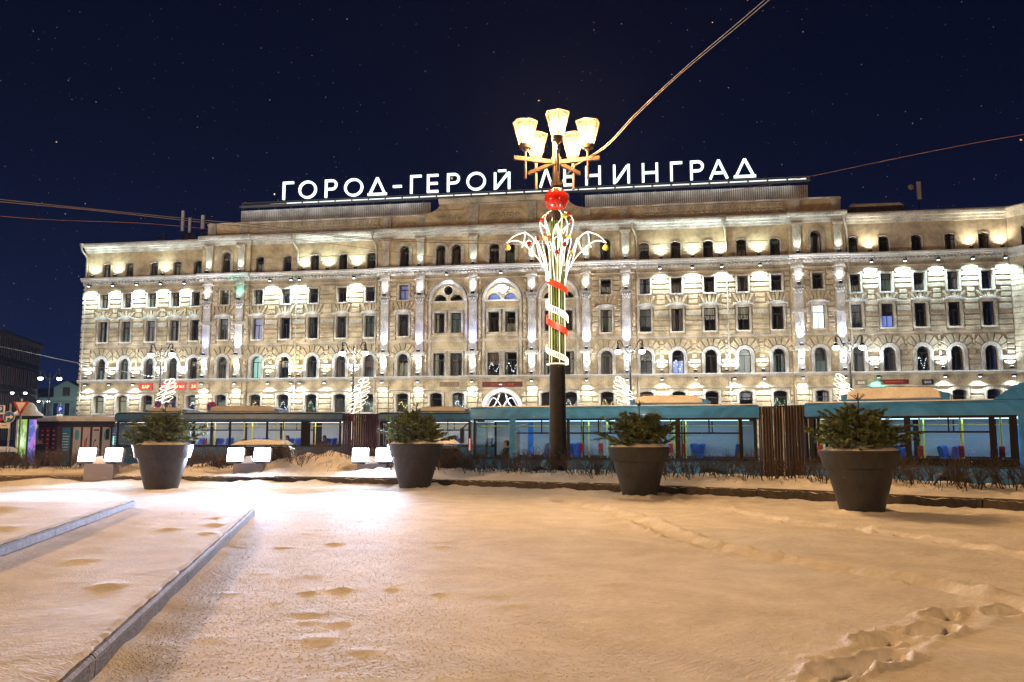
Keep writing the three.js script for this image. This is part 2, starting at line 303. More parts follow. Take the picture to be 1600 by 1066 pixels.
function windowOn(cx, y0, y1, w, type, o = {}) {
  const gi = o.si ?? segAt(cx), off = (o.off ?? SEG[gi][2]);
  if (!o.side) holes[gi].push(outline(w, y0, y1, type, cx));
  const g = new THREE.Group(); g.name = 'window'; hotel.add(g);
  if (o.side) { g.position.set(o.side.x, 0, o.side.z); g.rotation.y = o.side.turn; } else g.position.set(cx, 0, off);
  const out = outline(w, y0, y1, type), t = 0.055;
  const shrink = out.map(([x, y]) => { const my = (y0 + y1) / 2; return [x * (1 - 2 * t / w), my + (y - my) * (1 - 2 * t / (y1 - y0))]; });
  const fr = poly(out); fr.holes.push(hole(shrink));
  const fg = [extrude(fr, 0.07, -0.27)];
  if (!o.plain) { const ty = type === 'arch' ? y1 - w / 2 - 0.04 : y0 + (y1 - y0) * 0.68; fg.push(box(-w / 2 + .03, w / 2 - .03, ty - .03, ty + .03, -0.265, -0.205)); if (o.mullion !== false && w > 0.7) fg.push(box(-.022, .022, y0 + .03, ty - .03, -0.262, -0.208)); }
  mesh('frame', fg, o.white ? M.whiteFrame : M.winFrame, g);
  mesh('glass_pane', [new THREE.ShapeGeometry(poly(shrink)).translate(0, 0, -0.235)], M.pane, g);
  const k = Math.floor(rnd() * 12), cm = M.curtains[Math.floor(rnd() * 5)], topY = y1 - (type === 'arch' ? w * .42 : type === 'seg' ? .16 : .05), curtain = (x0, x1, ya, yb) => { // folded cloth behind the pane
    const n = Math.max(3, Math.round((x1 - x0) / .09)), front = [], back = []; for (let i = 0; i <= n; i++) { const x = x0 + (x1 - x0) * i / n, z = i % 2 ? .025 : -.025; front.push([x, -z]); back.push([x, -z + .012]); }
    mesh('curtain', [extrude(poly([...front, ...back.reverse()]), yb - ya).rotateX(-PI / 2).translate(0, ya, -.42)], cm, g);
  };
  if (o.lit) mesh('lit_room', [new THREE.ShapeGeometry(poly(outline(w + .06, y0 - .03, y1 + .03, type))).translate(0, 0, -0.46)], litRoom[o.lit], g);
  else if (type !== 'half' && type !== 'round') {
    if (k === 0) curtain(-w / 2, w / 2, y0, topY); else if (k < 4) { curtain(-w / 2, -w * rr(.12, .32), y0, topY); curtain(w * rr(.12, .32), w / 2, y0, topY); } else if (k < 6) curtain(-w / 2, w / 2, y0 + (y1 - y0) * rr(.45, .7), topY); else if (k === 6) curtain(-w / 2, w / 2, y0, y0 + (y1 - y0) * rr(.4, .62));
  }
  if (o.lower) mesh('lit_blind', [box(-w / 2 + .03, w / 2 - .03, y0 + .05, y0 + (y1 - y0) * o.lower[1], -0.4, -0.38)], litRoom[o.lower[0]], g);
  if (o.fairy) { const q = []; for (let i = 0; i < 16; i++) { const u = i / 15; q.push(ball(0.028, (u - .5) * w * .75 + rr(-.05, .05), y0 + .2 + (0.5 + .4 * Math.sin(u * 7)) * (y1 - y0) * .5 + rr(-.08, .08), -0.36, 5, 4)); } mesh('string_light', q, bulb[o.fairy], g); }
  if (o.surround) {
    const [sw, so0] = o.surround, so = so0 + (y1 < 15 && cx !== 33 ? .08 : 0), ft = o.feet ?? y0 - .02, O = outline(w + 2 * sw, ft, y1 + sw, type), I = outline(w, ft, y1, type);
    const ring = poly([O[1], ...O.slice(2), O[0], I[0], ...I.slice(2).reverse(), I[1]]);
    mesh('surround', [extrude(ring, so, 0.002, 0.012)], o.surMat || M.trim, g);
  }
  if (o.sill) mesh('sill', [box(-w / 2 - .12, w / 2 + .12, y0 - .12, y0 - .025, -.22, .24), box(-w / 2 - .09, w / 2 + .09, y0 - .025, y0 - .005, -.2, .23)], M.trimWhite, g);
  if (o.hood) { // shallow arched hood with snow on it
    const hw = w / 2 + .34, n = 8, top = [], bot = []; for (let i = 0; i <= n; i++) { const u = 1 - 2 * i / n; top.push([u * hw, y1 + .42 - .16 * u * u]); bot.push([-u * hw, y1 + .28 - .16 * u * u]); }
    mesh('hood', [extrude(poly([...top, ...bot]), 0.34, 0.003, 0.01), extrude(poly([...bot.map(([x, y]) => [x * .82, y]).reverse(), [-hw * .82, y1 + .02], [hw * .82, y1 + .02]].slice(0)), 0.17, 0.003)], M.trimWhite, g);
  }
  if (o.fan) { // five splayed stones over the opening
    const y = o.fan[0], H = o.fan[1], n = 5;
    for (let i = 0; i < n; i++) { const a = (u) => -w * .62 + u * w * 1.24, b = (u) => -w * 1.02 + u * w * 2.04, u0 = i / n + .022, u1 = (i + 1) / n - .022, hh = H + (i === 2 ? .08 : 0); mesh('voussoir', [extrude(poly([[a(u0), y], [a(u1), y], [b(u1), y + hh], [b(u0), y + hh]]), i === 2 ? .2 : .165, 0.002, 0.016)], o.fanMat || M.rust, g); }
  }
  if (o.rays) { // ring of wedge stones round the arch head
    const cy = y1 - w / 2, r0 = w / 2 + .31, n = 7;
    for (let i = 0; i < n; i++) { const a0 = PI * (.06 + .88 * i / n) + .035, a1 = PI * (.06 + .88 * (i + 1) / n) - .035, R = (a) => Math.min(1.08 / Math.max(.001, Math.abs(Math.cos(a))), 1.32 / Math.max(.001, Math.sin(a)), 1.42);
      mesh('voussoir', [extrude(poly([[Math.cos(a0) * r0, cy + Math.sin(a0) * r0], [Math.cos(a0) * R(a0), cy + Math.sin(a0) * R(a0)], [Math.cos(a1) * R(a1), cy + Math.sin(a1) * R(a1)], [Math.cos(a1) * r0, cy + Math.sin(a1) * r0]]), .16, 0.002, 0.014)], o.fanMat || M.rust, g); }
  }
  return g;
}
const lit2 = { '13.78_3': 0, '62.7_3': 'white', '16.75_2': 'green', '16.75_3': 'indigo', '29.8_4': 'night', '57.15_2': 'dim' };
const fairy1 = { 16.75: 'gold', 19.27: 'cold', 21.77: 'mint', 26.8: 'mint', 29.8: 'gold', 46.52: 'gold', 59.7: 'mint', 10.95: 'cold' };
for (let gi = 0; gi < SEG.length; gi++) {
  const kind = SEG[gi][3], pale = kind === 'r', rm = pale ? M.rustPale : M.rust;
  for (const c of COLS[gi]) {
    const key = (f) => lit2[c + '_' + f] || undefined;
    windowOn(c, 3.72, 5.25, 1.0, 'seg', { surround: [0.2, 0.09], feet: 2.2, sill: true, fairy: fairy1[c], mullion: false });
    windowOn(c, 6.64, 8.5, 0.9, 'arch', { surround: [0.26, 0.11], rays: true, fanMat: rm, surMat: M.trimWhite, lit: key(2), fairy: c === 52.07 ? 'cold' : c === 70.08 ? 'cold' : undefined, lower: c === 52.07 ? ['blue', 0.55] : undefined });
    windowOn(c, 9.97, 11.8, 0.88, 'rect', { surround: [0.16, 0.09], sill: true, hood: true, fan: kind === 'w' || pale ? [12.22, .4] : [12.22, .62], fanMat: rm, lit: key(3), lower: c === 67.72 ? ['blue', 0.5] : undefined });
    const y4 = pale ? [12.72, 14.12] : [13.0, 14.26];
    windowOn(c, y4[0], y4[1], 0.8, 'rect', { surround: [0.15, 0.09], sill: true, lit: key(4) });
    if (kind === 'b' || kind === 'c') windowOn(c, 15.8, 17.6, 0.8, 'arch', { surround: [0.26, 0.12] });
    else windowOn(c, 15.76, pale || kind === 'w' ? 17.05 : 17.2, 0.75, 'seg', { surround: [0.09, 0.05] });
    blocks[gi].push([c - .78, c + .78, 6.6, 8.1], [c - 1.1, c + 1.1, 8.1, 9.42], [c - .66, c + .66, 9.7, 12.2], [c - .92, c + .92, 12.2, 12.88], [c - .6, c + .6, 12.6, 14.5], [c - .74, c + .74, 2.2, 5.5], [c - .5, c + .5, 15.7, 17.3]);
  }
}
for (const c of BIG) { // the three great arched bays
  const w = 0.92, d = 0.71, e = c === 38.1;
  for (const s of [-1, 1]) {
    windowOn(c + s * d, 6.64, 8.5, 1.0, 'rect', { surround: [0.14, 0.08], fairy: e ? 'cold' : undefined });
    windowOn(c + s * d * .97, 10.18, 11.83, 0.88, 'rect', { surround: [0.17, 0.1], mullion: true });
    windowOn(c + s * 0.68, 12.86, 13.38, 1.04, 'half', { plain: true, lit: e ? 'blue' : undefined });
    windowOn(c + s * 0.66, 15.8, 17.56, 0.8, 'arch', { surround: [0.26, 0.12] });
    if (!e) windowOn(c + s * 0.93, 3.72, 5.25, 1.0, 'seg', { surround: [0.2, 0.09], feet: 2.2, sill: true, fairy: s > 0 ? 'cold' : undefined, mullion: false });
    mesh('window_pier', [box(c - .2, c + .2, 6.62, 8.56, BAY + .003, BAY + .16), box(c - .26, c + .26, 8.3, 8.5, BAY + .003, BAY + .2), extrude(poly([[c - .2, 6.62], [c, 6.3], [c + .2, 6.62]]), .16, BAY + .14)], M.trimWhite, hotel);
  }
  windowOn(c, 13.33, 14.07, 0.74, 'round', { plain: true, lit: e ? 'white' : undefined });
  // the arch, its tracery plate and the framed panels below it
  const arc = [], R = 1.62, r = 1.36, n = 16; for (let i = 0; i <= n; i++) { const a = PI * i / n; arc.push([c + Math.cos(a) * R, 12.86 + Math.sin(a) * R * 1.02]); } for (let i = n; i >= 0; i--) { const a = PI * i / n; arc.push([c + Math.cos(a) * r, 12.86 + Math.sin(a) * r * 1.02]); }
  mesh('arch_moulding', [extrude(poly(arc), .2, BAY + .003, .02)], M.trimWhite, hotel);
  const arc2 = []; for (let i = 0; i <= n; i++) { const a = PI * i / n; arc2.push([c + Math.cos(a) * 1.84, 12.86 + Math.sin(a) * 1.8]); } for (let i = n; i >= 0; i--) { const a = PI * i / n; arc2.push([c + Math.cos(a) * 1.7, 12.86 + Math.sin(a) * 1.7]); }
  mesh('arch_label', [extrude(poly(arc2), .09, BAY + .003, .01)], M.trim, hotel);
  mesh('tracery', [0.46, .6].map((q, i) => { const s = new THREE.Shape(); s.absarc(c, 13.7, q, 0, 2 * PI); const h = new THREE.Path(); h.absarc(c, 13.7, q - .08, 0, 2 * PI); s.holes.push(h); return extrude(s, i ? .04 : .08, BAY + .004); }), M.trim, hotel);
  mesh('frame_panel', [box(c - 1.62, c - 1.42, 6.62, 12.86, BAY + .002, BAY + .1), box(c + 1.42, c + 1.62, 6.62, 12.86, BAY + .002, BAY + .1), box(c - 1.42, c + 1.42, 12.68, 12.8, BAY + .002, BAY + .14), box(c - 1.2, c + 1.2, 12.05, 12.12, BAY + .002, BAY + .1), box(c - 1.3, c + 1.3, 9.86, 10.02, BAY + .002, BAY + .22), box(c - 1.25, c + 1.25, 9.6, 9.66, BAY + .002, BAY + .07), box(c - 1.25, c + 1.25, 8.92, 8.98, BAY + .002, BAY + .07), box(c - 1.34, c + 1.34, 8.64, 8.72, BAY + .002, BAY + .12)], M.trim, hotel);
  blocks[3].push([c - 1.75, c + 1.75, 6.5, 15], [c - 1.6, c + 1.6, 2, 5.6]);
}
{ // entrance arch with a white fanlight under the middle bay
  const c = 38.1, R = 1.55, y = 3.9;
  holes[3].push([[c - R, 0.2], [c + R, 0.2], ...Array.from({ length: 15 }, (_, i) => [c + Math.cos(PI * i / 14) * R, y + Math.sin(PI * i / 14) * R * .98])]);
  const ent = new THREE.Group(); ent.name = 'entrance'; hotel.add(ent);
  const ring = (r0, r1, d, z) => { const s = new THREE.Shape(); s.absarc(c, y, r1, 0, PI, false); s.absarc(c, y, r0, PI, 0, true); s.closePath(); return extrude(s, d, z); };
  mesh('arch_frame', [ring(1.4, 1.72, .16, BAY + .003), ring(1.32, 1.55, .08, BAY - .2), box(c - 1.72, c - 1.45, .2, y, BAY + .003, BAY + .14), box(c + 1.45, c + 1.72, .2, y, BAY + .003, BAY + .14)], M.whiteFrame, ent);
  const bars = []; for (const s of [-1, 1]) { bars.push(tube([V(c + s * 1.3, y + .1, BAY - .16), V(c + s * .75, y + .95, BAY - .16), V(c + s * .15, y + .35, BAY - .16), V(c, y, BAY - .16)], .06, 14, 5), tube([V(c + s * .2, y + 1.35, BAY - .16), V(c + s * .5, y + .55, BAY - .16), V(c + s * .9, y + .05, BAY - .16)], .06, 12, 5)); }
  mesh('fanlight_bars', bars, M.whiteFrame, ent);
  mesh('glass_pane', [extrude(poly([[c - 1.45, 0.25], [c + 1.45, .25], ...Array.from({ length: 15 }, (_, i) => [c + Math.cos(PI * i / 14) * 1.45, y + Math.sin(PI * i / 14) * 1.42])]), .004, BAY - .22)], M.pane, ent);
  mesh('lobby_wall', [box(c - 1.9, c + 1.9, .1, 5.6, BAY - 3.2, BAY - 3.1)], M.roomWall, ent);
  const badge = new THREE.Group(); badge.name = 'round_emblem'; hotel.add(badge); // blue disc with a white tick in the middle oculus
  const disc = new THREE.Shape(); disc.absarc(c, 13.7, .33, 0, 2 * PI);
  mesh('disc', [extrude(disc, .03, BAY + .09)], glow(.02, .09, .55, .9), badge);
  mesh('tick', [extrude(poly([[c - .22, 13.8], [c - .1, 13.8], [c - .02, 13.6], [c + .13, 13.88], [c + .25, 13.88], [c + .02, 13.46], [c - .1, 13.46]]), .02, BAY + .123)], glow(1, 1, 1, 1.2), badge);
}
// walls with their openings
SEG.forEach(([s0, s1, off, kind], i) => {
  const mk = (y0, y1, mat) => { const sh = poly([[s0 + .001, y0], [s1 - .001, y0], [s1 - .001, y1], [s0 + .001, y1]]); for (const h of holes[i]) { const c = h.reduce((a, p) => a + p[1], 0) / h.length; if (c > y0 && c < y1) sh.holes.push(hole(h)); } return mesh('wall', [extrude(sh, 0.5 + off, -0.5)], mat, hotel); };
  const pale = kind === 'r';
  mk(0.02, 15.1, pale ? M.rustPale : M.rust); mk(15.1, 18.6, pale ? M.ochrePale : M.ochre);
  // rusticated courses, cut round the openings
  const list = [];
  const course = (y0, y1, d, x0, x1, z) => { const b = .025; list.push(sweep([[z, y0], [z + d - b, y0], [z + d, y0 + b], [z + d, y1 - b], [z + d - b, y1], [z, y1]], x0, x1)); };
  const rows = (ya, yb, step, gap, d, cut) => {
    for (let y = ya; y + step <= yb + .01; y += step) {
      let free = [[s0 + .04, s1 - .04]];
      const bl = blocks[i].concat(PILS.map((p) => [p - .5, p + .5, 0, 20]));
      for (const [a, b, ya2, yb2] of bl) if (y + step - gap > ya2 && y < yb2) free = free.flatMap(([p, q]) => (b <= p || a >= q) ? [[p, q]] : [[p, Math.min(q, a)], [Math.max(p, b), q]].filter(([u, v]) => v - u > .08));
      for (const [p, q] of free) course(y, y + step - gap, d, p, q, off + .001);
    }
  };
  rows(6.72, 9.42, .385, .115, .18); rows(9.66, 14.62, .413, .115, .18); rows(.9, 5.35, .445, .115, .2);
  if (kind === 'm') rows(15.75, 17.1, .44, .04, .025);
  const ru = mesh('rustication', list, pale ? M.rustPale : M.rust, hotel); ru.userData.kind = 'stuff';
  // white bands between the windows
  const bands = []; const cs = COLS[i];
  const gaps = [s0, ...cs, s1];
  for (let k = 0; k + 1 < gaps.length && kind !== 'c'; k++) { const a = k ? gaps[k] + .72 : s0 + .05, b = k + 2 < gaps.length ? gaps[k + 1] - .72 : s1 - .05; if (b - a > .2) bands.push(box(a, b, 11.22, 11.4, off + .002, off + .22), box(a, b, 11.42, 11.52, off + .002, off + .19), box(a + .1, b - .1, 14.3, 14.36, off + .002, off + .19)); if (b - a > .6 && b - a < 1.6) bands.push(box(a + .03, b - .03, 13.98, 14.24, off + .002, off + .18)); }
  bands.push(box(s0 + .02, s1 - .02, 9.46, 9.62, off + .002, off + .15), box(s0 + .02, s1 - .02, 14.68, 14.76, off + .002, off + .18), box(s0 + .02, s1 - .02, 5.5, 5.58, off + .002, off + .2));
  for (const q of bands) mesh('string_band', [q], M.trim, hotel);
  // frieze, string course, main cornice with dentils and eaves
  const e0 = off && i ? -.12 : 0, a = s0 + e0, b = s1 - e0;
  mesh('string_course', [sweep([[off, 6.34], [off + .2, 6.34], [off + .24, 6.4], [off + .34, 6.46], [off + .34, 6.55], [off + .3, 6.58], [off, 6.6]], a + .003, b - .003)], M.trim, hotel);
  mesh('ledge_snow', [sweep([[off + .01, 6.601], [off + .32, 6.585], [off + .31, 6.62], [off + .01, 6.65]], a + .01, b - .01)], M.snowFar, hotel); mesh('ledge_snow', [sweep([[off + .02, 15.68], [off + .62, 15.655], [off + .6, 15.7], [off + .02, 15.74]], a + .01, b - .01)], M.snowFar, hotel);
  mesh('cornice', [sweep([[off, 15.05], [off + .12, 15.05], [off + .15, 15.14], [off + .2, 15.16], [off + .2, 15.36], [off + .5, 15.4], [off + .52, 15.5], [off + .6, 15.55], [off + .63, 15.65], [off, 15.68]], a + .003, b - .003)], M.trimWhite, hotel);
  const dn = []; for (let x = a + .16; x < b - .2; x += .3) dn.push(box(x, x + .15, 15.19, 15.355, off + .2, off + .42));
  mesh('dentils', dn, M.trimWhite, hotel).userData.kind = 'stuff';
  const up = kind === 'w' || kind === 'r' ? 0 : .2;
  mesh('eaves', [sweep([[off, 18.05 + up], [off + .1, 18.05 + up], [off + .14, 18.25 + up], [off + .25, 18.3 + up], [off + .3, 18.45 + up], [off + .55, 18.5 + up], [off + .62, 18.66 + up], [off + .62, 18.74 + up], [off - .45, 18.8 + up], [off - .45, 18.05 + up]], a + .003, b - .003)], M.trimWhite, hotel);
  mesh('roof_snow', [sweep([[off - 6, 20.0 + up], [off - .44, 18.82 + up], [off + .5, 18.76 + up], [off + .52, 18.83 + up], [off - .4, 18.92 + up], [off - 6, 20.15 + up]], a + .01, b - .01)], M.snowFar, hotel);
});
mesh('core', [box(0.1, 76.3, 0.02, 18.5, -14, -3.6)], M.roomWall, hotel);
for (const y of [.02, 5.95, 9.1, 12.25, 15.2, 18.4]) mesh('floor_slab', [box(0.1, 76.3, y, y + .25, -3.6, -.51)], M.roomWall, hotel);
for (let x = .1; x < 76.3; x += 7.62) mesh('party_wall', [box(x, x + .2, .3, 18.35, -3.59, -.515)], M.roomWall, hotel);
mesh('roof', [sweep([[-.5, 18.5], [-.5, 18.7], [-7, 20.1], [-14, 18.6], [-14, 18.5]], 0.1, 76.3)], M.roofMetal, hotel);
mesh('plinth', [box(-.03, 36.4, 0, .85, .03, .42)], M.granite, hotel); mesh('plinth', [box(39.9, 76.48, 0, .85, .03, .42)], M.granite, hotel);
// pilasters: ground pier, console, shaft, capital, lit block, upper shaft
for (const p of PILS) {
  const z = BAY;
  const g = new THREE.Group(); g.name = 'pilaster'; g.position.set(p, 0, z); hotel.add(g);
  const pier = []; for (let y = .9; y < 6; y += .445) pier.push(sweep([[0.002, y], [.17, y], [.2, y + .03], [.2, y + .36], [.17, y + .39], [.002, y + .39]], -.42, .42));
  mesh('pier', pier, M.rust, g);
  mesh('console', [sweep([[.002, 6.66], [.12, 6.66], [.26, 6.8], [.3, 7.0], [.24, 7.2], [.22, 7.5], [.3, 7.8], [.42, 8.1], [.46, 8.3], [.002, 8.3]], -.26, .26), box(-.46, .46, 8.3, 8.42, .002, .5), box(-.54, .54, 8.42, 8.58, .002, .56), cyl(.13, .13, .5, 0, 0, 0, 10).rotateZ(PI / 2).translate(.25, 6.95, .26), ball(.14, 0, 7.55, .22, 8, 6)], M.trimWhite, g);
  const sh = []; const w = .32; const pr = [[-w, 0.002], [w, .002], [w, .2]]; for (let i = 5; i >= 0; i--) { const x = -w + (i + .5) / 6 * 2 * w; pr.push([x + .038, .2], [x + .025, .17], [x - .025, .17], [x - .038, .2]); } pr.push([-w, .2]);
  sh.push(extrude(poly(pr), 3.95).rotateX(-PI / 2).scale(1, 1, -1).translate(0, 8.72, 0)); sh.push(box(-.37, .37, 8.58, 8.72, .002, .27));
  const shaft = sh.map((q) => q); const idx = shaft[0].index ? shaft[0].toNonIndexed() : shaft[0]; flip(idx); shaft[0] = idx;
  mesh('shaft', shaft, M.trimWhite, g);
  const cap = [box(-.34, .34, 12.68, 12.76, .002, .24), box(-.33, .33, 12.76, 13.2, .002, .2), box(-.46, .46, 13.2, 13.3, .002, .36)];
  for (let r = 0; r < 2; r++) for (let i = 0; i < 3 + r; i++) { const x = (i - (2 + r) / 2) * .2; cap.push(new THREE.SphereGeometry(.1, 6, 5).scale(1, 1.3, .9).translate(x, 12.86 + r * .17, .24 + r * .05)); }
  for (const s of [-1, 1]) cap.push(new THREE.TorusGeometry(.09, .035, 5, 10).translate(s * .34, 13.12, .3));
  mesh('capital', cap, M.trimWhite, g);
  mesh('block', [box(-.42, .42, 13.3, 13.42, .002, .3), box(-.36, .36, 13.42, 14.78, .002, .14), box(-.27, .27, 13.52, 14.66, .141, .2), box(-.42, .42, 14.78, 14.92, .002, .28), box(-.38, .38, 14.92, 15.05, .002, .2)], M.trimWhite, g);
  mesh('upper_shaft', [box(-.36, .36, 15.75, 15.95, .002, .26), box(-.31, .31, 15.95, 18.0, .002, .18), box(-.2, .2, 16.1, 17.85, .181, .2), box(-.38, .38, 18.0, 18.1, .002, .26), box(-.44, .44, 18.1, 18.24, .002, .34)], M.trim, g);
}
function flip(g) { const p = g.attributes.position.array, n = g.attributes.normal?.array; for (let i = 0; i < p.length; i += 9) for (let k = 0; k < 3; k++) { let t = p[i + k]; p[i + k] = p[i + 3 + k]; p[i + 3 + k] = t; if (n) { t = n[i + k]; n[i + k] = n[i + 3 + k]; n[i + 3 + k] = t; } } }
{ // attic above the eaves
  const at = new THREE.Group(); at.name = 'attic'; hotel.add(at);
  const L = [12.0, 31.0], R = [45.3, 64.6], y0 = 18.98, y1 = 20.16;
  for (const [a, b] of [L, R]) { mesh('parapet', [box(a, b, y0 - .3, y1, -.42, .06)], M.ochre, at); mesh('parapet_cap', [sweep([[-.5, y1], [.1, y1], [.16, y1 + .07], [.16, y1 + .12], [-.5, y1 + .15]], a - .05, b + .05)], M.trimWhite, at); }
  const c = [[30.98, y0 - .3], [30.98, y1 + .1]]; for (let i = 0; i <= 8; i++) { const u = i / 8; c.push([31.1 + 1.7 * u, y1 + .1 + .95 * (1 - Math.sqrt(1 - u * u * .98))]); }
  const half = c.slice(); const mir = half.map(([x, y]) => [76.3 - x, y]).reverse(); mir[mir.length - 1] = [45.32, y0 - .3]; mir[mir.length - 2] = [45.32, y1 + .1];
  mesh('middle_attic', [extrude(poly([...half, ...mir]), .6, -.42)], M.ochre, at);
  mesh('attic_cornice', [sweep([[-.5, 21.05], [.3, 21.05], [.36, 21.15], [.46, 21.3], [.5, 21.45], [-.5, 21.5]], 32.7, 43.6), sweep([[-.52, 21.5], [.4, 21.48], [.38, 21.56], [-.52, 21.62]], 32.8, 43.5), sweep([[-.4, 20.9], [.26, 20.9], [.3, 21.0], [-.4, 21.0]], 35.3, 41.0)], M.trim, at);
  const peds = [12.22, 15.2, 28.2, 31.2, 35.7, 40.56, 44.95, 48.12, 61.27, 64.3];
  for (const p of peds) { const hi = p > 34 && p < 42; mesh('pedestal', [box(p - .36, p + .36, 18.9, hi ? 20.95 : y1 + .02, .061, hi ? .3 : .2), box(p - .4, p + .4, hi ? 20.75 : y1 - .12, hi ? 20.98 : y1 + .04, .06, hi ? .36 : .26), box(p - .14, p + .14, 19.4, hi ? 20.4 : 19.9, .2, hi ? .36 : .26)], M.trim, at); }
  for (const [a, b] of [[16.1, 27.4], [49.1, 60.4]]) { // frieze of little balusters and drops
    const f = []; for (let x = a; x < b; x += .36) f.push(box(x, x + .2, 19.72, 19.95, .06, .13), ball(.12, x + .1, 19.5, .07, 7, 5), cyl(.05, .08, .2, x + .28, 19.3, .08, 6)); f.push(box(a - .1, b + .1, 19.98, 20.06, .06, .16), box(a - .1, b + .1, 19.2, 19.27, .06, .13)); mesh('frieze', f, M.trim, at).userData.kind = 'stuff';
  }
  for (const [a, b] of [[32.6, 34.6], [36.8, 39.5], [41.6, 43.5]]) { // carved scrollwork panels
    const f = [box(a - .2, b + .2, 19.3, 19.36, .18, .23), box(a - .2, b + .2, 20.5, 20.56, .18, .23)]; for (let x = a + .15; x < b; x += .24) { f.push(new THREE.TorusGeometry(.13, .04, 5, 9).translate(x, 19.9 + (Math.round(x * 4) % 2 ? .09 : -.09), .2), ball(.07, x + .1, 19.9 + rr(-.2, .2), .2, 6, 4)); } mesh('carving', f, std(.33, .27, .18, .9), at).userData.kind = 'stuff';
  }
}
{ // the return of the facade round the right corner
  const turn = -52 * PI / 180, g = new THREE.Group(); g.name = 'side_wing'; g.position.set(76.46, 0, 0); g.rotation.y = -turn * -1; hotel.add(g);
  mesh('wall', [box(0.02, 14, .02, 15.1, -.5, 0)], M.rustPale, g); mesh('wall', [box(0.02, 14, 15.1, 18.4, -.5, 0)], M.ochrePale, g);
  mesh('cornice', [sweep([[0, 15.05], [.2, 15.16], [.2, 15.36], [.5, 15.4], [.63, 15.65], [0, 15.68]], -.3, 14), sweep([[0, 6.34], [.24, 6.4], [.34, 6.46], [.34, 6.55], [0, 6.6]], -.16, 14)], M.trimWhite, g);
  mesh('eaves', [sweep([[0, 18.05], [.14, 18.25], [.3, 18.45], [.62, 18.66], [.62, 18.74], [-.45, 18.8], [-.45, 18.05]], -.3, 14)], M.trim, g);
  const cs = []; for (let y = 6.72; y < 14.5; y += .413) cs.push(sweep([[.001, y], [.055, y], [.055, y + .35], [.001, y + .35]], .05, 13.9)); mesh('rustication', cs, M.rustPale, g).userData.kind = 'stuff';
  mesh('core', [box(0, 14, 0, 18.4, -8, -.52)], M.roomWall, g);
  for (const c of [1.6, 4.1, 6.6]) for (const [y0, y1, w] of [[6.64, 8.5, .9], [9.97, 11.8, .88], [12.72, 14.12, .8], [15.76, 17.05, .75]]) mesh('side_window', [box(c - w / 2, c + w / 2, y0, y1, .06, .075), box(c - w / 2 - .12, c - w / 2, y0 - .1, y1 + .12, .06, .14), box(c + w / 2, c + w / 2 + .12, y0 - .1, y1 + .12, .06, .14)], M.darkGlass, g);
}
// rainwater pipes
for (const [s, z] of [[.25, .12], [20.25, .12], [27.3, .12], [49.0, .12], [56.0, .12], [65.05, .12]]) {
  const q = [tube([V(s - .25, 18.6, .65), V(s - .25, 18.25, .6), V(s - .05, 17.7, .2), V(s, 17.2, z)], .085, 10, 8)]; q.push(cyl(.075, .075, 17, s, .3, z + .02, 8)); for (let y = 3; y < 17; y += 2.3) q.push(cyl(.1, .1, .08, s, y, z + .02, 8)); q.push(cyl(.12, .2, .3, s - .25, 18.5, .65, 8));
  mesh('drainpipe', q, M.trim, hotel);
}
// ---------- floodlights fixed to the facade ----------
const lampGeo = { // body, and glowing lens (facing -y)
  body: metric(join([box(-.13, .13, .0, .1, -.1, .1), box(-.02, .02, .02, .07, -.42, -.1), new THREE.CylinderGeometry(.06, .15, .08, 8).translate(0, -.04, 0)])),
  lens: metric(join([new THREE.CylinderGeometry(.1, .1, .012, 10).translate(0, -.087, 0)])),
};
const lensMats = {};
const FLOOD = 7;
function wallLamp(s, y, z, dir, rgb, cd, half = 52, lean = .25) {
  cd *= FLOOD;
  const f = new THREE.Group(); f.name = 'floodlight'; f.position.set(s, y, z); if (dir === 'up') f.rotation.x = PI; hotel.add(f);
  const key = rgb.join(); lensMats[key] ??= glow(...rgb, 9);
  const b = new THREE.Mesh(lampGeo.body, M.iron); b.name = 'housing'; const l = new THREE.Mesh(lampGeo.lens, lensMats[key]); l.name = 'lamp_lens'; b.castShadow = l.castShadow = true; f.add(b, l);
  const sp = new THREE.SpotLight(lin(...rgb), cd, 0, half * PI / 180, .7); sp.name = 'flood'; const k = dir === 'up' ? 1 : -1; sp.position.set(s, y + k * .11, z); sp.castShadow = true; sp.shadow.radius = 3;
  sp.target.position.set(s, y + k * 3, z - lean * 3); hotel.add(sp, sp.target);
}
const W = [.76, .90, 1], COOL = [.58, .82, 1], BLUE = [.36, .44, 1], GRN = [.80, .98, .95], WARM = [1, .76, .5], TEAL = [.08, .85, .62];
const jit = () => rr(.8, 1.2);
for (const s of [.85, 3.2, 5.5, 7.8, 10.05]) wallLamp(s, 15.0, .62, 'down', COOL, 14 * jit(), 60, .15);
for (const s of [18.0, 19.9, 20.65, 25.5]) wallLamp(s, 15.0, .62, 'down', s === 18 || s > 25 ? W : COOL, 13 * jit(), 60, .15);
for (const s of [50.8, 53.3, 55.55, 58.45]) wallLamp(s, 15.0, .62, 'down', W, 14 * jit(), 60, .15);
for (const s of [66.6, 69.0, 71.35, 73.75, 76.0]) wallLamp(s, 15.0, .62, 'down', [.62, .86, 1], 14 * jit(), 60, .15);
for (const s of [33.58, 38.1, 42.7]) wallLamp(s, 15.0, .95, 'down', W, (s === 38.1 ? 10 : 2));
for (const s of [1.0, 3.25, 7.85, 20.9, 23.05, 25.55, 50.9, 53.35, 55.5, 58.4, 66.6, 73.75, 75.9]) wallLamp(s, 15.86, .42, 'up', s > 60 ? [1, .9, .65] : GRN, (s > 60 ? 2.8 : 3.4) * jit(), 66, .16);
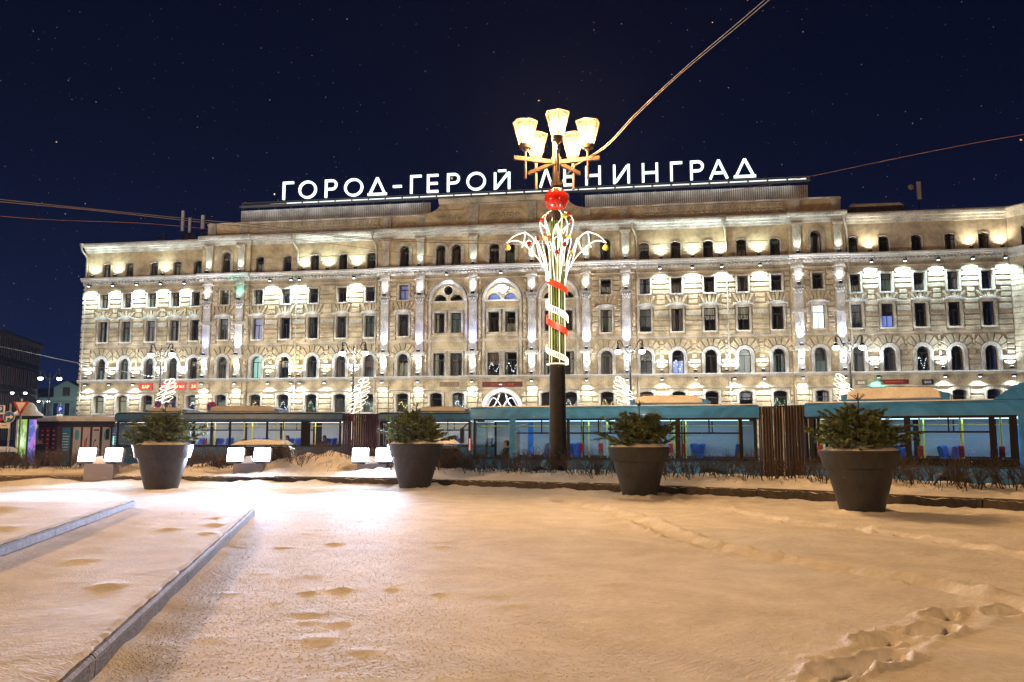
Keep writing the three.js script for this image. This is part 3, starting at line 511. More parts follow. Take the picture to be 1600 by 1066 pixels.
for (const s of [.95, 3.25, 5.55, 7.9, 10.0, 18.0, 20.0, 20.75, 23.05, 25.5, 50.8, 53.35, 55.7, 56.4, 58.45, 66.6, 71.3, 76.0]) wallLamp(s, 6.82, .5, 'up', s === 20 || s === 20.75 ? WARM : s > 49 || s < 11 ? [.74, .88, 1] : W, (s === 66.6 || s === 71.3 ? 7 : s === 53.35 || s === 58.45 ? 3 : 4.6) * jit(), 58, .24);
for (const s of [.95, 3.25, 5.55, 18.0, 20.1, 20.85, 23.05, 25.5, 50.8, 53.4, 56.3, 58.5, 71.4, 73.8, 76.1]) wallLamp(s, 6.22, .5, 'down', [.74, .89, 1], 6 * jit(), 58, .22);
wallLamp(66.75, 6.22, .5, 'down', TEAL, 7, 58, .22); wallLamp(38.1, 5.95, .95, 'down', W, 7, 55, .25);
for (const p of PILS) {
  wallLamp(p, 6.2, BAY + .6, 'down', [.74, .89, 1], 6 * jit(), 50, .2);
  wallLamp(p, 6.8, BAY + .62, 'up', p === 15.2 ? WARM : W, 4 * jit(), 40, .2);
  wallLamp(p, 8.72, BAY + .52, 'up', p < 13 || (p > 30 && p < 36) ? BLUE : p > 60 ? [.6, .7, 1] : [.62, .7, 1], (p === 35.7 || p === 15.2 ? 11 : 7) * jit(), 36, .12);
  wallLamp(p, 13.44, BAY + .42, 'up', p === 15.2 ? TEAL : p > 43 && p < 46 ? [1, .88, .75] : [.9, .92, 1], 2.2 * jit(), 45, .15);
  if (p !== 28.2) wallLamp(p, 15.86, BAY + .52, 'up', GRN, 1.5 * jit(), 45, .2);
}
// ---------- lettering on the frieze ----------
function board(parent, name, text, x0, x1, y0, y1, z, bg, fg, em, font = 'bold', k = 1) {
  const w = 512, h = Math.max(32, Math.round(512 * (y1 - y0) / (x1 - x0)));
  const t = canvasTex(w, h, (g) => { g.fillStyle = bg; g.fillRect(0, 0, w, h); g.fillStyle = fg; g.textAlign = 'center'; g.textBaseline = 'middle'; let s = h * .72; g.font = `${font} ${s}px sans-serif`; const m = g.measureText(text).width; if (m > w * .92) s *= w * .92 / m; g.font = `${font} ${s}px sans-serif`; g.fillText(text, w / 2, h * .54); });
  const g = new THREE.PlaneGeometry(x1 - x0, y1 - y0).translate((x0 + x1) / 2, (y0 + y1) / 2, z + .062);
  const mt = em ? new THREE.MeshStandardMaterial({ color: lin(.1, .02, .02), emissive: lin(1, 1, 1), emissiveMap: t, emissiveIntensity: em, roughness: .5 }) : new THREE.MeshStandardMaterial({ map: t, roughness: .6 });
  const b = new THREE.Group(); b.name = numbered(name); parent.add(b);
  mesh('case', [box(x0 - .02, x1 + .02, y0 - .02, y1 + .02, z, z + .058)], M.iron, b); mesh('sign_face', [g], mt, b, true);
  return b;
}
const onHotel = (o, label, cat) => { o.position.set(HX, ROAD, HZ); o.rotation.y = HYAW; return tag(o, label, cat, undefined); };
onHotel(board(scene, 'shop_sign', 'БАР', 5.9, 7.15, 5.74, 6.3, .02, '#e0220c', '#ffe9a0', 1.5), 'small glowing red sign reading БАР on the hotel frieze', 'sign');
onHotel(board(scene, 'shop_sign', 'СТОЛОВАЯ №1', 7.8, 10.3, 5.72, 6.32, .02, '#e0220c', '#ffe9a0', 1.5), 'long glowing red sign reading СТОЛОВАЯ on the hotel frieze', 'sign');
onHotel(board(scene, 'shop_sign', '24', 10.65, 11.4, 5.74, 6.3, .02, '#e0220c', '#ffe9a0', 1.5), 'glowing red sign reading 24 next to the first pilaster', 'sign');
onHotel(board(scene, 'shop_sign', 'ОКТЯБРЬСКАЯ', 36.5, 39.75, 5.72, 6.1, BAY + .02, '#5d1a0c', '#b4481f', 0), 'dark red unlit sign over the arched hotel entrance', 'sign');
onHotel(board(scene, 'shop_sign', 'ПИВОВАРНЯ', 66.95, 68.9, 5.7, 5.99, .13, '#6a1408', '#c2521f', 0), 'dark red sign with orange letters right of the green floodlight', 'sign');
onHotel(board(scene, 'shop_sign', 'BISTRO', 32.95, 34.5, 5.78, 6.12, BAY + .02, '#7d6440', '#2e2114', 0, ''), 'ochre sign with dark thin letters BISTRO on the frieze', 'sign');
onHotel(board(scene, 'shop_sign', 'BAR', 69.9, 70.65, 5.62, 5.98, .13, '#22242a', '#c9ccd2', 0), 'small dark sign with pale letters BAR on the right wing', 'sign');
onHotel(board(scene, 'shop_sign', 'BAR', 65.2, 65.95, 5.62, 5.98, .13, '#8e8064', '#e9e7df', 0), 'pale letters BAR beside the tall lamp at the right wing', 'sign');
// ---------- the rooftop sign ----------
{
  const sg = thing('rooftop_sign', 'white glowing rooftop letters ГОРОД-ГЕРОЙ ЛЕНИНГРАД on a slatted rack above the hotel', 'sign', [HX, ROAD, HZ], HYAW);
  const z = -1.5, y0 = 22.6, H = 1.62, t = .2, D = .16, wm = glow(.86, 1, .97, 1.35), side = std(.6, .62, .62, .5);
  const bar = (ax, ay, bx, by, w = t) => { const dx = bx - ax, dy = by - ay, L = Math.hypot(dx, dy), nx = -dy / L * w / 2, ny = dx / L * w / 2; return extrude(poly([[ax + nx, ay + ny], [ax - nx, ay - ny], [bx - nx, by - ny], [bx + nx, by + ny]]), D); };
  const ring = (cx, cy, rx, ry, a0 = 0, a1 = 2 * PI) => { const s = new THREE.Shape(), n = 30, o = [], i = []; for (let k = 0; k <= n; k++) { const a = a0 + (a1 - a0) * k / n; o.push([cx + Math.cos(a) * rx, cy + Math.sin(a) * ry]); i.push([cx + Math.cos(a) * (rx - t), cy + Math.sin(a) * (ry - t)]); } if (a1 - a0 > 6.2) { const sh = poly(o.slice(0, -1)); sh.holes.push(hole(i.slice(0, -1))); return extrude(sh, D); } return extrude(poly([...o, ...i.reverse()]), D); };
  const G = {
    'Г': (w) => [bar(t / 2, 0, t / 2, H), bar(t, H - t / 2, w, H - t / 2)],
    'О': (w) => [ring(w / 2, H / 2, w / 2, H / 2)],
    'Р': (w) => [bar(t / 2, 0, t / 2, H), bar(t, H - t / 2, w - .42, H - t / 2), bar(t, H - .86, w - .42, H - .86), ring(w - .48, H - .48, .48, .48, -PI / 2, PI / 2)],
    'Д': (w) => [bar(.22, t, w / 2, H - .06), bar(w - .22, t, w / 2, H - .06), bar(0, t / 2, w, t / 2)],
    'Е': (w) => [bar(t / 2, 0, t / 2, H), bar(t, H - t / 2, w, H - t / 2), bar(t, H / 2, w * .94, H / 2), bar(t, t / 2, w, t / 2)],
    'Й': (w) => [bar(t / 2, 0, t / 2, H * .92), bar(w - t / 2, 0, w - t / 2, H * .92), bar(t, .12, w - t, H * .92 - .1), bar(w * .25, H, w * .75, H, .17)],
    'И': (w) => [bar(t / 2, 0, t / 2, H), bar(w - t / 2, 0, w - t / 2, H), bar(t, .12, w - t, H - .12)],
    'Л': (w) => [bar(.08, 0, w / 2, H - .05), bar(w - .08, 0, w / 2, H - .05)],
    'Н': (w) => [bar(t / 2, 0, t / 2, H), bar(w - t / 2, 0, w - t / 2, H), bar(t, H / 2, w - t, H / 2)],
    'А': (w) => [bar(.08, 0, w / 2, H - .05), bar(w - .08, 0, w / 2, H - .05), bar(w * .28, .5, w * .72, .5)],
    '-': (w) => [bar(0, .7, w, .7)],
  };
  const L = [['Г', 17.96, 18.97], ['О', 19.45, 21.14], ['Р', 21.91, 23.04], ['О', 23.69, 25.42], ['Д', 25.86, 27.58], ['-', 28.14, 28.92], ['Г', 29.69, 30.69], ['Е', 31.19, 32.19], ['Р', 32.97, 34.09], ['О', 34.68, 36.36], ['Й', 37.07, 38.48], ['Л', 40.97, 42.14], ['Е', 43.01, 43.84], ['Н', 44.85, 46.14], ['И', 47.16, 48.54], ['Н', 49.53, 50.85], ['Г', 51.83, 52.81], ['Р', 53.44, 54.54], ['А', 54.95, 56.47], ['Д', 56.9, 58.64]];
  for (const [ch, a, b] of L) { const m = mesh('letter', G[ch](b - a), wm, sg); m.position.set(a, y0, z); }
  for (let s = 17; s < 62.6; s += 1.52) mesh('tube_light', [cyl(.055, .055, 1.36, 0, 0, 0, 8).rotateZ(-PI / 2).translate(s, 22.17, z + .4)], s < 18.4 ? side : glow(.72, .86, .84, 1.1), sg);
  mesh('rack_rail', [box(14.1, 62.75, 22.02, 22.09, z - .05, z + .5), box(14.1, 62.75, 22.25, 22.31, z - .05, z + .15), box(14.1, 62.75, 22.44, 22.5, z - .05, z + .05)], M.steel, sg);
  mesh('rack_frame', Array.from({ length: 33 }, (_, i) => 14.1 + i * 1.52).flatMap((x) => [box(x, x + .05, 20.0, 22.5, z - .1, z - .04), rod(V(x, 20.2, z - 1.4), V(x, 22.3, z - .1), .025, 5)]), M.iron, sg);
  for (const [a, b] of [[14.05, 31.4], [44.8, 62.5]]) { const f = []; for (let x = a; x < b; x += .17) f.push(box(x, x + .125, 20.72, 21.76, z + rr(-.01, .01), z + .05)); mesh('slat_panel', f, std(.62, .58, .56, .6, { map: tStain }), sg).userData.kind = 'stuff'; for (let x = a + 2; x < b; x += 4.2) { const ra = new THREE.RectAreaLight(lin(.9, 1, .98), 7, 4, .1); ra.name = 'tube_glow'; ra.position.set(x, 21.98, z + .48); ra.lookAt(x, 0, 0); ra.rotation.set(-PI / 2 + .45, 0, 0); sg.add(ra); } mesh('panel_back', [box(a, b, 20.7, 21.78, z - .03, z - .02)], M.iron, sg); }
  mesh('hyphen_brace', [box(28.3, 28.33, 22.5, 23.2, z, z + .03), box(28.7, 28.73, 22.5, 23.2, z, z + .03)], M.iron, sg);
}
// roof gear: aerials and a railed skylight
function aerial(s, y, h, w, label, mat = M.steel) {
  const o = thing('roof_aerial', label, 'antenna', [HX, ROAD, HZ], HYAW, 'aerials on the hotel roof');
  mesh('panel', [box(s - w / 2, s + w / 2, y, y + h, -3.1, -2.95)], mat, o); mesh('mast', [cyl(.04, .04, y + h * .6 - 18.8, s, 18.8, -3.15, 6), box(s - .3, s + .3, 18.9, 19.3, -3.4, -2.9)], M.iron, o); return o;
}
const paleMast = std(.5, .5, .52, .5);
aerial(7.43, 20.6, 1.9, .26, 'leftmost tall grey panel aerial on the left roof', paleMast); aerial(8.15, 20.4, 1.4, .22, 'shorter grey panel aerial in the middle of three on the left roof', paleMast); aerial(9.45, 20.7, 1.3, .32, 'wide grey panel aerial nearest the sign on the left roof', paleMast); aerial(71.42, 20.6, 1.45, .3, 'tall pale panel aerial on the right wing roof', std(.62, .64, .7, .5));
{
  const o = thing('roof_aerial', 'round dish antenna beside the pale mast on the right roof', 'antenna', [HX, ROAD, HZ], HYAW, 'aerials on the hotel roof');
  mesh('dish', [new THREE.SphereGeometry(.28, 12, 5, 0, 2 * PI, 0, 1).rotateX(PI / 2).translate(70.85, 21.65, -3.2)], paleMast, o); mesh('arm', [rod(V(70.85, 21.65, -3.05), V(71.4, 21.4, -3.1), .03, 5)], M.iron, o);
  const k = thing('roof_skylight', 'low snow-covered skylight with a railing on the right wing roof', 'skylight', [HX, ROAD, HZ], HYAW);
  mesh('hump', [extrude(poly([[65.8, 18.9], [70.4, 18.9], [70.1, 20.1], [66.1, 20.1]]), 2.5, -5.5)], M.roofMetal, k); mesh('snow_cap', [extrude(poly([[65.9, 20.11], [70.3, 20.11], [69.9, 20.4], [66.2, 20.42]]), 2.6, -5.5, .04)], M.snowFar, k);
  const rl = [box(65.8, 70.3, 20.02, 20.07, -2.6, -2.56), box(65.8, 70.3, 19.5, 19.54, -2.6, -2.56)]; for (let x = 65.8; x < 70.35; x += .32) rl.push(box(x, x + .03, 18.9, 20.02, -2.6, -2.57)); mesh('railing', rl, M.iron, k);
  const v = thing('roof_plant', 'cluster of low ventilation drums on the left roof below the aerials', 'vents', [HX, ROAD, HZ], HYAW);
  for (const [x, r, h] of [[5.6, .2, .8], [8.3, .35, 1.0], [8.9, .35, 1.1], [10.2, .4, 1.1], [6.0, .14, 1.3]]) mesh('vent_drum', [cyl(r, r, h, x, 18.9, -2.4, 10), cyl(r * 1.25, r * .6, .15, x, 18.9 + h, -2.4, 10)], M.roofMetal, v);
}

// ---------- the tall lamp post with five lanterns ----------
const SOD = [1, 0.56, 0.225];
const lampMats = { pole: std(.05, .032, .022, .55, { metalness: .3 }), sleeve: std(.022, .022, .026, .6, { map: tGranite }), pane: new THREE.MeshPhysicalMaterial({ color: lin(1, .95, .85), transmission: 1, thickness: 0, roughness: .1, emissive: lin(1, .66, .26), emissiveIntensity: 3.4, side: THREE.DoubleSide }), bulb: glow(1, .8, .45, 8) };
function lampPost(label, pos, cd, turn = 0) {
  const t = thing('lamp_post', label, 'lamp post', pos, turn, 'five-lantern lamp posts');
  mesh('sleeve', [new THREE.CylinderGeometry(.2, .235, 2.75, 8).rotateY(PI / 8).translate(0, 1.55, 0)], lampMats.sleeve, t);
  mesh('pole', [cyl(.15, .1, 3.8, 0, 2.9, 0, 10), cyl(.1, .085, 2.0, 0, 6.6, 0, 10), cyl(.14, .14, .12, 0, 7.3, 0, 10), cyl(.13, .13, .2, 0, 7.85, 0, 10)], lampMats.pole, t);
  for (let k = 0; k < 5; k++) {
    const a = PI / 2 - k * 2 * PI / 5, R = .82, x = Math.cos(a) * R, z = Math.sin(a) * R;
    const arm = mesh('arm', [box(0, 1.12, 7.88, 7.98, -.04, .04)], lampMats.pole, t); arm.rotation.y = -a;
    mesh('stem', [cyl(.035, .035, .72, x, 7.42, z, 8), cyl(.05, .11, .1, x, 8.12, z, 6), cyl(.15, .17, .1, x, 8.2, z, 6)], lampMats.pole, t);
    const l = new THREE.Group(); l.name = 'lantern'; l.position.set(x, 8.3, z); l.rotation.y = rr(0, 1); t.add(l);
    const b = (i) => { const q = i * PI / 3; return [V(Math.cos(q) * .15, 0, Math.sin(q) * .15), V(Math.cos(q) * .31, .58, Math.sin(q) * .31)]; };
    const fr = []; for (let i = 0; i < 6; i++) {
      const [p, q] = b(i), [p2, q2] = b(i + 1); fr.push(rod(p, q, .011, 4), rod(q, q2, .012, 4), rod(p, p2, .012, 4));
      const g = new THREE.BufferGeometry().setFromPoints([p, p2, q2, p, q2, q]); g.computeVertexNormals(); mesh('glass_pane', g, lampMats.pane, l);
      fr.push(rod(q, V(0, .68, 0), .01, 4));
    }
    mesh('lantern_frame', fr, lampMats.pole, l);
    mesh('bulb', [ball(.07, 0, .25, 0, 10, 8)], lampMats.bulb, l);
    const p = new THREE.PointLight(lin(...SOD), cd); p.name = 'lantern_light'; p.position.set(0, .25, 0); p.castShadow = true; p.shadow.radius = 5; l.add(p);
  }
  return t;
}
const LX = 1.11, LZ = -20.0;
const mainLamp = lampPost('tall lamp post with five glowing lanterns behind the kerb', [LX, 0.1, LZ], 88);
lampPost('five-lantern lamp post out of view to the left of the steps', [-24, 0, -4.5], 300);
lampPost('five-lantern lamp post out of view behind and to the right', [14, 0, 5], 75);
// ---------- the New Year garland on that lamp post ----------
{
  const t = thing('light_garland', 'white light tubes shaped as a flower with baubles around the lamp post', 'garland', [LX, 0.0, LZ]);
  const led = glow(1, .86, .62, 1.5), redBand = new THREE.MeshStandardMaterial({ color: lin(.35, .015, .008), emissive: lin(1, .06, .012), emissiveIntensity: .75, roughness: .5 });
  const T = (pts, r = .0115, n = 20, m = led) => mesh('light_tube', [tube(pts.map((p) => V(...p)), r, n, 6)], m, t);
  const vr = .2;
  for (let k = 0; k < 6; k++) { const a = k * PI / 3 + .3; mesh('light_tube', [rod(V(Math.cos(a) * vr, 2.95, Math.sin(a) * vr), V(Math.cos(a) * vr, 5.0, Math.sin(a) * vr), .009, 6)], led, t); }
  const spiral = (y0, turns, h, m, name, ph, w) => { // flat band with a bright edge tube on both sides
    const P = []; const n = 40; for (let i = 0; i <= n; i++) { const a = ph + turns * 2 * PI * i / n; P.push([Math.cos(a) * .27, y0 + h * i / n, Math.sin(a) * .27]); }
    if (name === 'red_band') { const pos = []; for (let i = 0; i < n; i++) { const a = P[i], b = P[i + 1]; pos.push(a[0], a[1], a[2], b[0], b[1], b[2], b[0], b[1] + w, b[2], a[0], a[1], a[2], b[0], b[1] + w, b[2], a[0], a[1] + w, a[2]); } const g = new THREE.BufferGeometry(); g.setAttribute('position', new THREE.Float32BufferAttribute(pos, 3)); g.computeVertexNormals(); mesh(name, g, redBand, t); }
    else { for (const d of [0, w]) mesh('light_tube', [tube(P.map((p) => V(p[0], p[1] + d, p[2])), .012, 60, 5)], led, t); const rungs = []; for (let i = 0; i < n; i += 2) rungs.push(rod(V(...P[i]), V(P[i][0], P[i][1] + w, P[i][2]), .01, 4)); mesh('light_rungs', rungs, led, t); }
  };
  spiral(2.92, .55, .38, 0, 'white', .2, .12); spiral(3.55, .6, .5, 0, 'red_band', .1, .17); spiral(3.95, .62, .5, 0, 'white', .1, .14); spiral(4.6, .5, .4, 0, 'red_band', .2, .16); spiral(4.95, .5, .35, 0, 'white', 2.4, .14);
  mesh('foot_ring', [new THREE.TorusGeometry(.26, .015, 5, 20).rotateX(PI / 2).translate(0, 2.93, 0)], led, t);
  for (let k = 0; k < 4; k++) { // big leaves leaning outward: left, right, front, back
    const a = k * PI / 2, u = [Math.cos(a), Math.sin(a)], L = (r, y, s) => [u[0] * r - u[1] * s, y, u[1] * r + u[0] * s];
    T([L(.2, 4.9, 0), L(.3, 5.3, 0), L(.62, 5.75, 0), L(1.0, 6.02, 0), L(1.24, 5.96, 0)]);
    T([L(.2, 4.95, .06), L(.34, 5.6, .12), L(.6, 6.12, .1), L(.78, 6.24, .04)]); T([L(.78, 6.24, .04), L(.82, 5.95, .02), L(.86, 5.85, 0)]); T([L(.78, 6.24, .04), L(1.05, 6.14, .02), L(1.24, 5.96, 0)]);
    T([L(.2, 4.95, -.06), L(.3, 5.5, -.12), L(.45, 5.9, -.1), L(.52, 6.1, -.06)]); T([L(.52, 6.1, -.06), L(.6, 5.85, -.03), L(.66, 5.72, 0)]); T([L(.35, 5.35, 0), L(.45, 5.75, .1), L(.5, 5.98, .1)]);
  }
  for (let k = 0; k < 6; k++) { // upright petals up to the big ball
    const a = k * PI / 3 + .26, c = Math.cos(a), s = Math.sin(a), q = a + PI / 6, c2 = Math.cos(q), s2 = Math.sin(q);
    T([[c * .22, 4.9, s * .22], [c * .26, 5.5, s * .26], [c * .36, 6.05, s * .36], [c2 * .3, 6.0, s2 * .3], [c2 * .16, 5.75, s2 * .16]], .0115, 20);
    T([[c * .16, 5.8, s * .16], [c * .36, 6.2, s * .36], [c * .42, 6.5, s * .42], [c * .34, 6.66, s * .34], [c * .2, 6.74, s * .2]], .0115, 20);
    T([[c * .42, 6.5, s * .42], [c2 * .2, 6.25, s2 * .2], [c2 * .14, 6.1, s2 * .14]], .0105, 10);
  }
  const red = new THREE.MeshPhysicalMaterial({ color: lin(.55, .02, .01), roughness: .12, clearcoat: 1 }), yel = new THREE.MeshPhysicalMaterial({ color: lin(.65, .5, .05), roughness: .15, clearcoat: 1 });
  for (let k = 0; k < 26; k++) { const a = k * 2.4, lay = k % 4, [r, y] = [[.38, 6.55], [.3, 6.1], [.85, 5.9], [.55, 5.7]][lay]; mesh('bauble', [ball(rr(.045, .07), Math.cos(a) * r, y + rr(-.12, .2), Math.sin(a) * r, 10, 8)], k % 3 ? red : yel, t); }
  for (const s of [-1, 1]) mesh('bauble', [ball(.08, s * 1.22, 5.84, 0, 12, 8)], yel, t);
  const net = std(.16, .22, .05, .8); const nt = []; for (let k = 0; k < 16; k++) { const a = k * PI / 8; nt.push(rod(V(Math.cos(a) * .17, 3, Math.sin(a) * .17), V(Math.cos(a + .3) * .15, 6.5, Math.sin(a + .3) * .15), .022, 4)); } mesh('green_tinsel', nt, net, t);
  const bp = mesh('big_ball', [ball(.30, 0, 7.06, 0, 28, 18)], red, t);
  mesh('ball_snow', [new THREE.SphereGeometry(.312, 24, 8, 0, 2 * PI, 0, .62).translate(0, 7.06, 0)], M.snow, t);
  for (const [x, y, z, c] of [[.75, 5.9, .4, 14], [-.75, 5.9, .4, 14], [.05, 4.0, .7, 10]]) { const p = new THREE.PointLight(lin(1, .9, .75), c * .25); p.name = 'garland_light'; p.position.set(x, y, z); p.shadow.radius = 10; p.castShadow = true; t.add(p); }
}
// ---------- floodlights aimed at the square ----------
const floodFace = glow(.86, .91, 1, 45), housing = std(.16, .15, .18, .5);
function twinFlood(x, z, dx, label) {
  const t = thing('twin_floodlight', label, 'floodlight', [x, 0, z], 0, 'paired floodlights in the planting bed');
  const by = bermH(x, z);
  mesh('base', [box(-.36, .36, by - .15, .5, -.16, .16)], housing, t);
  mesh('snow_cap', [extrude(poly([[-.17, .5], [.17, .5], [.06, .68], [-.06, .68]]), .28, -.14)], M.snow, t);
  for (const s of [-1, 1]) {
    const h = new THREE.Group(); h.name = 'head'; h.position.set(s * dx, .72, .1); t.add(h);
    h.lookAt(x * .75 + s * .2, 7.2, 0);
    mesh('case', [box(-.21, .21, -.18, .18, -.16, 0)], housing, h); mesh('lamp_face', [box(-.19, .19, -.16, .16, .003, .015)], floodFace, h);
    const yoke = mesh('yoke', [rod(V(s * dx, .4, 0), V(s * dx, .66, .02), .03, 6)], M.iron, t);
    const sp = new THREE.SpotLight(lin(.56, .66, 1), 270, 0, 39 * PI / 180, 1); sp.name = 'flood'; sp.castShadow = true; sp.shadow.radius = 7; sp.position.set(0, 0, .03); sp.target.position.set(0, -.1, 5); h.add(sp, sp.target);
  }
  return t;
}
twinFlood(-10.21, -20.6, .33, 'pair of blinding floodlights left of the leftmost planter');
twinFlood(-6.56, -20.7, .33, 'pair of blinding floodlights right of the leftmost planter');
twinFlood(-3.45, -20.5, .29, 'pair of blinding floodlights at the left edge of the second planter');
// ---------- planters with young firs ----------
const potMat = std(.038, .04, .052, .5, { map: tStain, bumpMap: tGrain, bumpScale: .002 });
const needleMat = std(.085, .12, .045, .7), needleLight = std(.17, .22, .075, .7), barkMat = std(.09, .06, .04, .9);
function fir(label, pos, k, seedK, turn) {
  seed = seedK; const t = thing('fir_shrub', label, 'fir', pos, turn, 'young firs in the planters');
  const wood = [], nd = [[], []];
  const needles = (a, b, L, dens, tone) => {
    const d = V().subVectors(b, a), len = d.length(); d.normalize(); const n = Math.floor(len * dens);
    for (let i = 0; i < n; i++) {
      const u = rnd(), p = a.clone().addScaledVector(d, u * len), s = V(rr(-1, 1), rr(-.6, 1), rr(-1, 1)).cross(d).normalize(), tip = p.clone().addScaledVector(s, L * rr(.7, 1.1)).addScaledVector(d, L * .75), w = V().crossVectors(d, s).multiplyScalar(.0055);
      nd[tone].push(p.x - w.x, p.y - w.y, p.z - w.z, p.x + w.x, p.y + w.y, p.z + w.z, tip.x, tip.y, tip.z);
    }
  };
  const branch = (a, dir, len, lvl) => {
    const mid = a.clone().addScaledVector(dir, len * .55); mid.y += len * .04; const b = a.clone().addScaledVector(dir, len); b.y += lvl ? len * .1 : len * .18;
    wood.push(rod(a, mid, .012 / (lvl + 1), 4, .009 / (lvl + 1)), rod(mid, b, .009 / (lvl + 1), 4, .003)); const tone = rnd() < .35 ? 1 : 0;
    needles(a.clone().lerp(mid, lvl ? .05 : .35), mid, .035, 330, tone); needles(mid, b, .035, 360, tone);
    if (lvl < 2) { const n = lvl ? 4 : 8; for (let i = 0; i < n; i++) { const u = rr(.25, .95), p = u < .55 ? a.clone().lerp(mid, u / .55) : mid.clone().lerp(b, (u - .55) / .45); const side = V(-dir.z, rr(-.2, .5), dir.x).multiplyScalar(i % 2 ? 1 : -1); branch(p, dir.clone().multiplyScalar(.75).add(side.multiplyScalar(.75)).normalize(), len * rr(.28, .46) * (1.15 - u * .5), lvl + 1); } }
  };
  const top = .9 * k; wood.push(rod(V(0, -.05, 0), V(.02, top, 0), .025, 5, .006)); needles(V(.01, .3, 0), V(.02, top, 0), .03, 160, 0);
  for (let i = 0; i < 50; i++) { const u = i / 50, a = i * 2.4 + rr(-.3, .3), y = -.02 + .46 * u * k, len = (.78 - .45 * u) * k * rr(.7, 1.22), el = .04 + .6 * u; branch(V(.01, y, 0), V(Math.cos(a) * Math.cos(el), Math.sin(el) * .8, Math.sin(a) * Math.cos(el)).normalize(), len, 0); }
  for (let i = 0; i < 5; i++) { const a = i * 1.256; wood.push(rod(V(.02, top - .12, 0), V(.02 + Math.cos(a) * .11, top - .03, Math.sin(a) * .11), .004, 3)); needles(V(.02, top - .12, 0), V(.02 + Math.cos(a) * .11, top - .03, Math.sin(a) * .11), .025, 200, 0); }
  mesh('trunk', wood, barkMat, t);
  nd.forEach((p, i) => { const g = new THREE.BufferGeometry(); g.setAttribute('position', new THREE.Float32BufferAttribute(p, 3)); g.computeVertexNormals(); mesh('needles', g, i ? needleLight : needleMat, t).userData.kind = 'stuff'; });
  return t;
}
function planter(label, x, z, k, firLabel, sd) {
  const y = plazaH(x, z) - .03, H = .985 * k, R = .615 * k, b = .37 * k;
  const t = thing('planter', label, 'planter', [x, y, z], rr(0, 6), 'big plant pots round the square');
  const P = (l) => l.map(([r, h]) => new THREE.Vector2(r * k, h * k));
  mesh('pot', [new THREE.LatheGeometry(P([[.0, 0], [.315, 0], [.33, .02], [.52, .74], [.52, .80]]), 48)], potMat, t);
  mesh('rim', [new THREE.LatheGeometry(P([[.52, .70], [.548, .70], [.558, .71], [.615, .965], [.612, .985], [.585, .985], [.57, .95], [.55, .86]]), 48)], potMat, t);
  mesh('snow', [(() => { const g = new THREE.CircleGeometry(.575 * k, 48, 0, 2 * PI).rotateX(-PI / 2); const h = new THREE.SphereGeometry(.59 * k, 40, 10, 0, 2 * PI, 0, PI / 2).scale(1, .22, 1).translate(0, .94 * k, 0), p = h.attributes.position; for (let i = 0; i < p.count; i++) p.setY(i, p.getY(i) + .05 * n3(p.getX(i) * 6, p.getZ(i) * 6, sd)); h.computeVertexNormals(); return h; })()], M.snow, t);
  fir(firLabel, [x, y + 1.0 * k, z], k, sd, 0);
  return t;
}
planter('leftmost grey plant pot standing between the floodlights', -7.88, -18.65, 1.05, 'pale-lit fir in the leftmost pot', 11);
planter('second grey plant pot from the left in front of the blue-white floodlight', -2.21, -18.86, 1.04, 'silvery fir in the second pot from the left', 23);
planter('third dark plant pot just right of the lamp post', 2.56, -16.65, 1.02, 'dark fir with snow in the third pot right of the lamp post', 37);
planter('largest nearest dark plant pot at the right', 5.68, -13.51, 1.02, 'dark bushy fir in the nearest pot at the right', 51);
// ---------- bare hedge behind the kerb ----------
const twigMat = std(.075, .055, .044, .9);
function bareShrub(sd) {
  seed = sd; const q = [];
  const grow = (a, dir, len, r, lvl) => { const b = a.clone().addScaledVector(dir, len); q.push(rod(a, b, r, 3, r * .7)); if (lvl > 2) return; const n = lvl < 1 ? 3 : 2; for (let i = 0; i < n; i++) { const d = dir.clone().add(V(rr(-.75, .75), rr(-.25, .5), rr(-.75, .75))).normalize(); grow(b.clone().lerp(a, rr(0, .4)), d, len * rr(.55, .85), r * .68, lvl + 1); } };
  for (let i = 0; i < 21; i++) { const a = rr(0, 2 * PI), l = rr(.2, .8); grow(V(Math.cos(a) * rr(0, .3), -.08, Math.sin(a) * rr(0, .25)), V(Math.cos(a) * l, 1, Math.sin(a) * l).normalize(), rr(.15, .27), .0085, 0); }
  return metric(join(q));
}
const shrubGeos = [101, 202, 303, 404].map(bareShrub);
seed = 900;
{
  let n = 0;
  for (let a = 0.70; a < 2.05; a += .0185) {
    const r = CR + .95 + rr(-.25, .35), x = CX + Math.cos(a) * r, z = CZ - Math.sin(a) * r;
    if (Math.abs(x - LX) < .3) continue;
    if ([-10.21, -6.56, -3.45].some((f) => Math.abs(x - f) < .45)) { if (rnd() < .6) continue; }
    const k = x > -6.2 && x < -4 ? .75 : 1;
    const m = new THREE.Mesh(shrubGeos[n % 4], twigMat); m.name = numbered('bare_shrub'); m.castShadow = true;
    m.position.set(x, bermH(x, z), z); m.rotation.y = rr(0, 6.28); m.scale.setScalar(k * rr(1.0, 1.35)); scene.add(m);
    tag(m, 'bare leafless shrub of the low hedge growing in the snow bank behind the kerb', 'shrub', 'bare hedge shrubs behind the kerb'); n++;
  }
  // loose stalks poking through the snow in front of the hedge
  const st = []; for (let i = 0; i < 260; i++) { const a = rr(.72, 2.0), r = CR + rr(.4, 1.0), x = CX + Math.cos(a) * r, z = CZ - Math.sin(a) * r, y = bermH(x, z); st.push(rod(V(x, y - .03, z), V(x + rr(-.08, .08), y + rr(.04, .13), z + rr(-.06, .06)), .006, 3, .003)); }
  const s = mesh('dry_stalks', st, twigMat, scene); tag(s, 'short dry stalks sticking out of the snow bank', 'stalks', null, 'stuff');
}

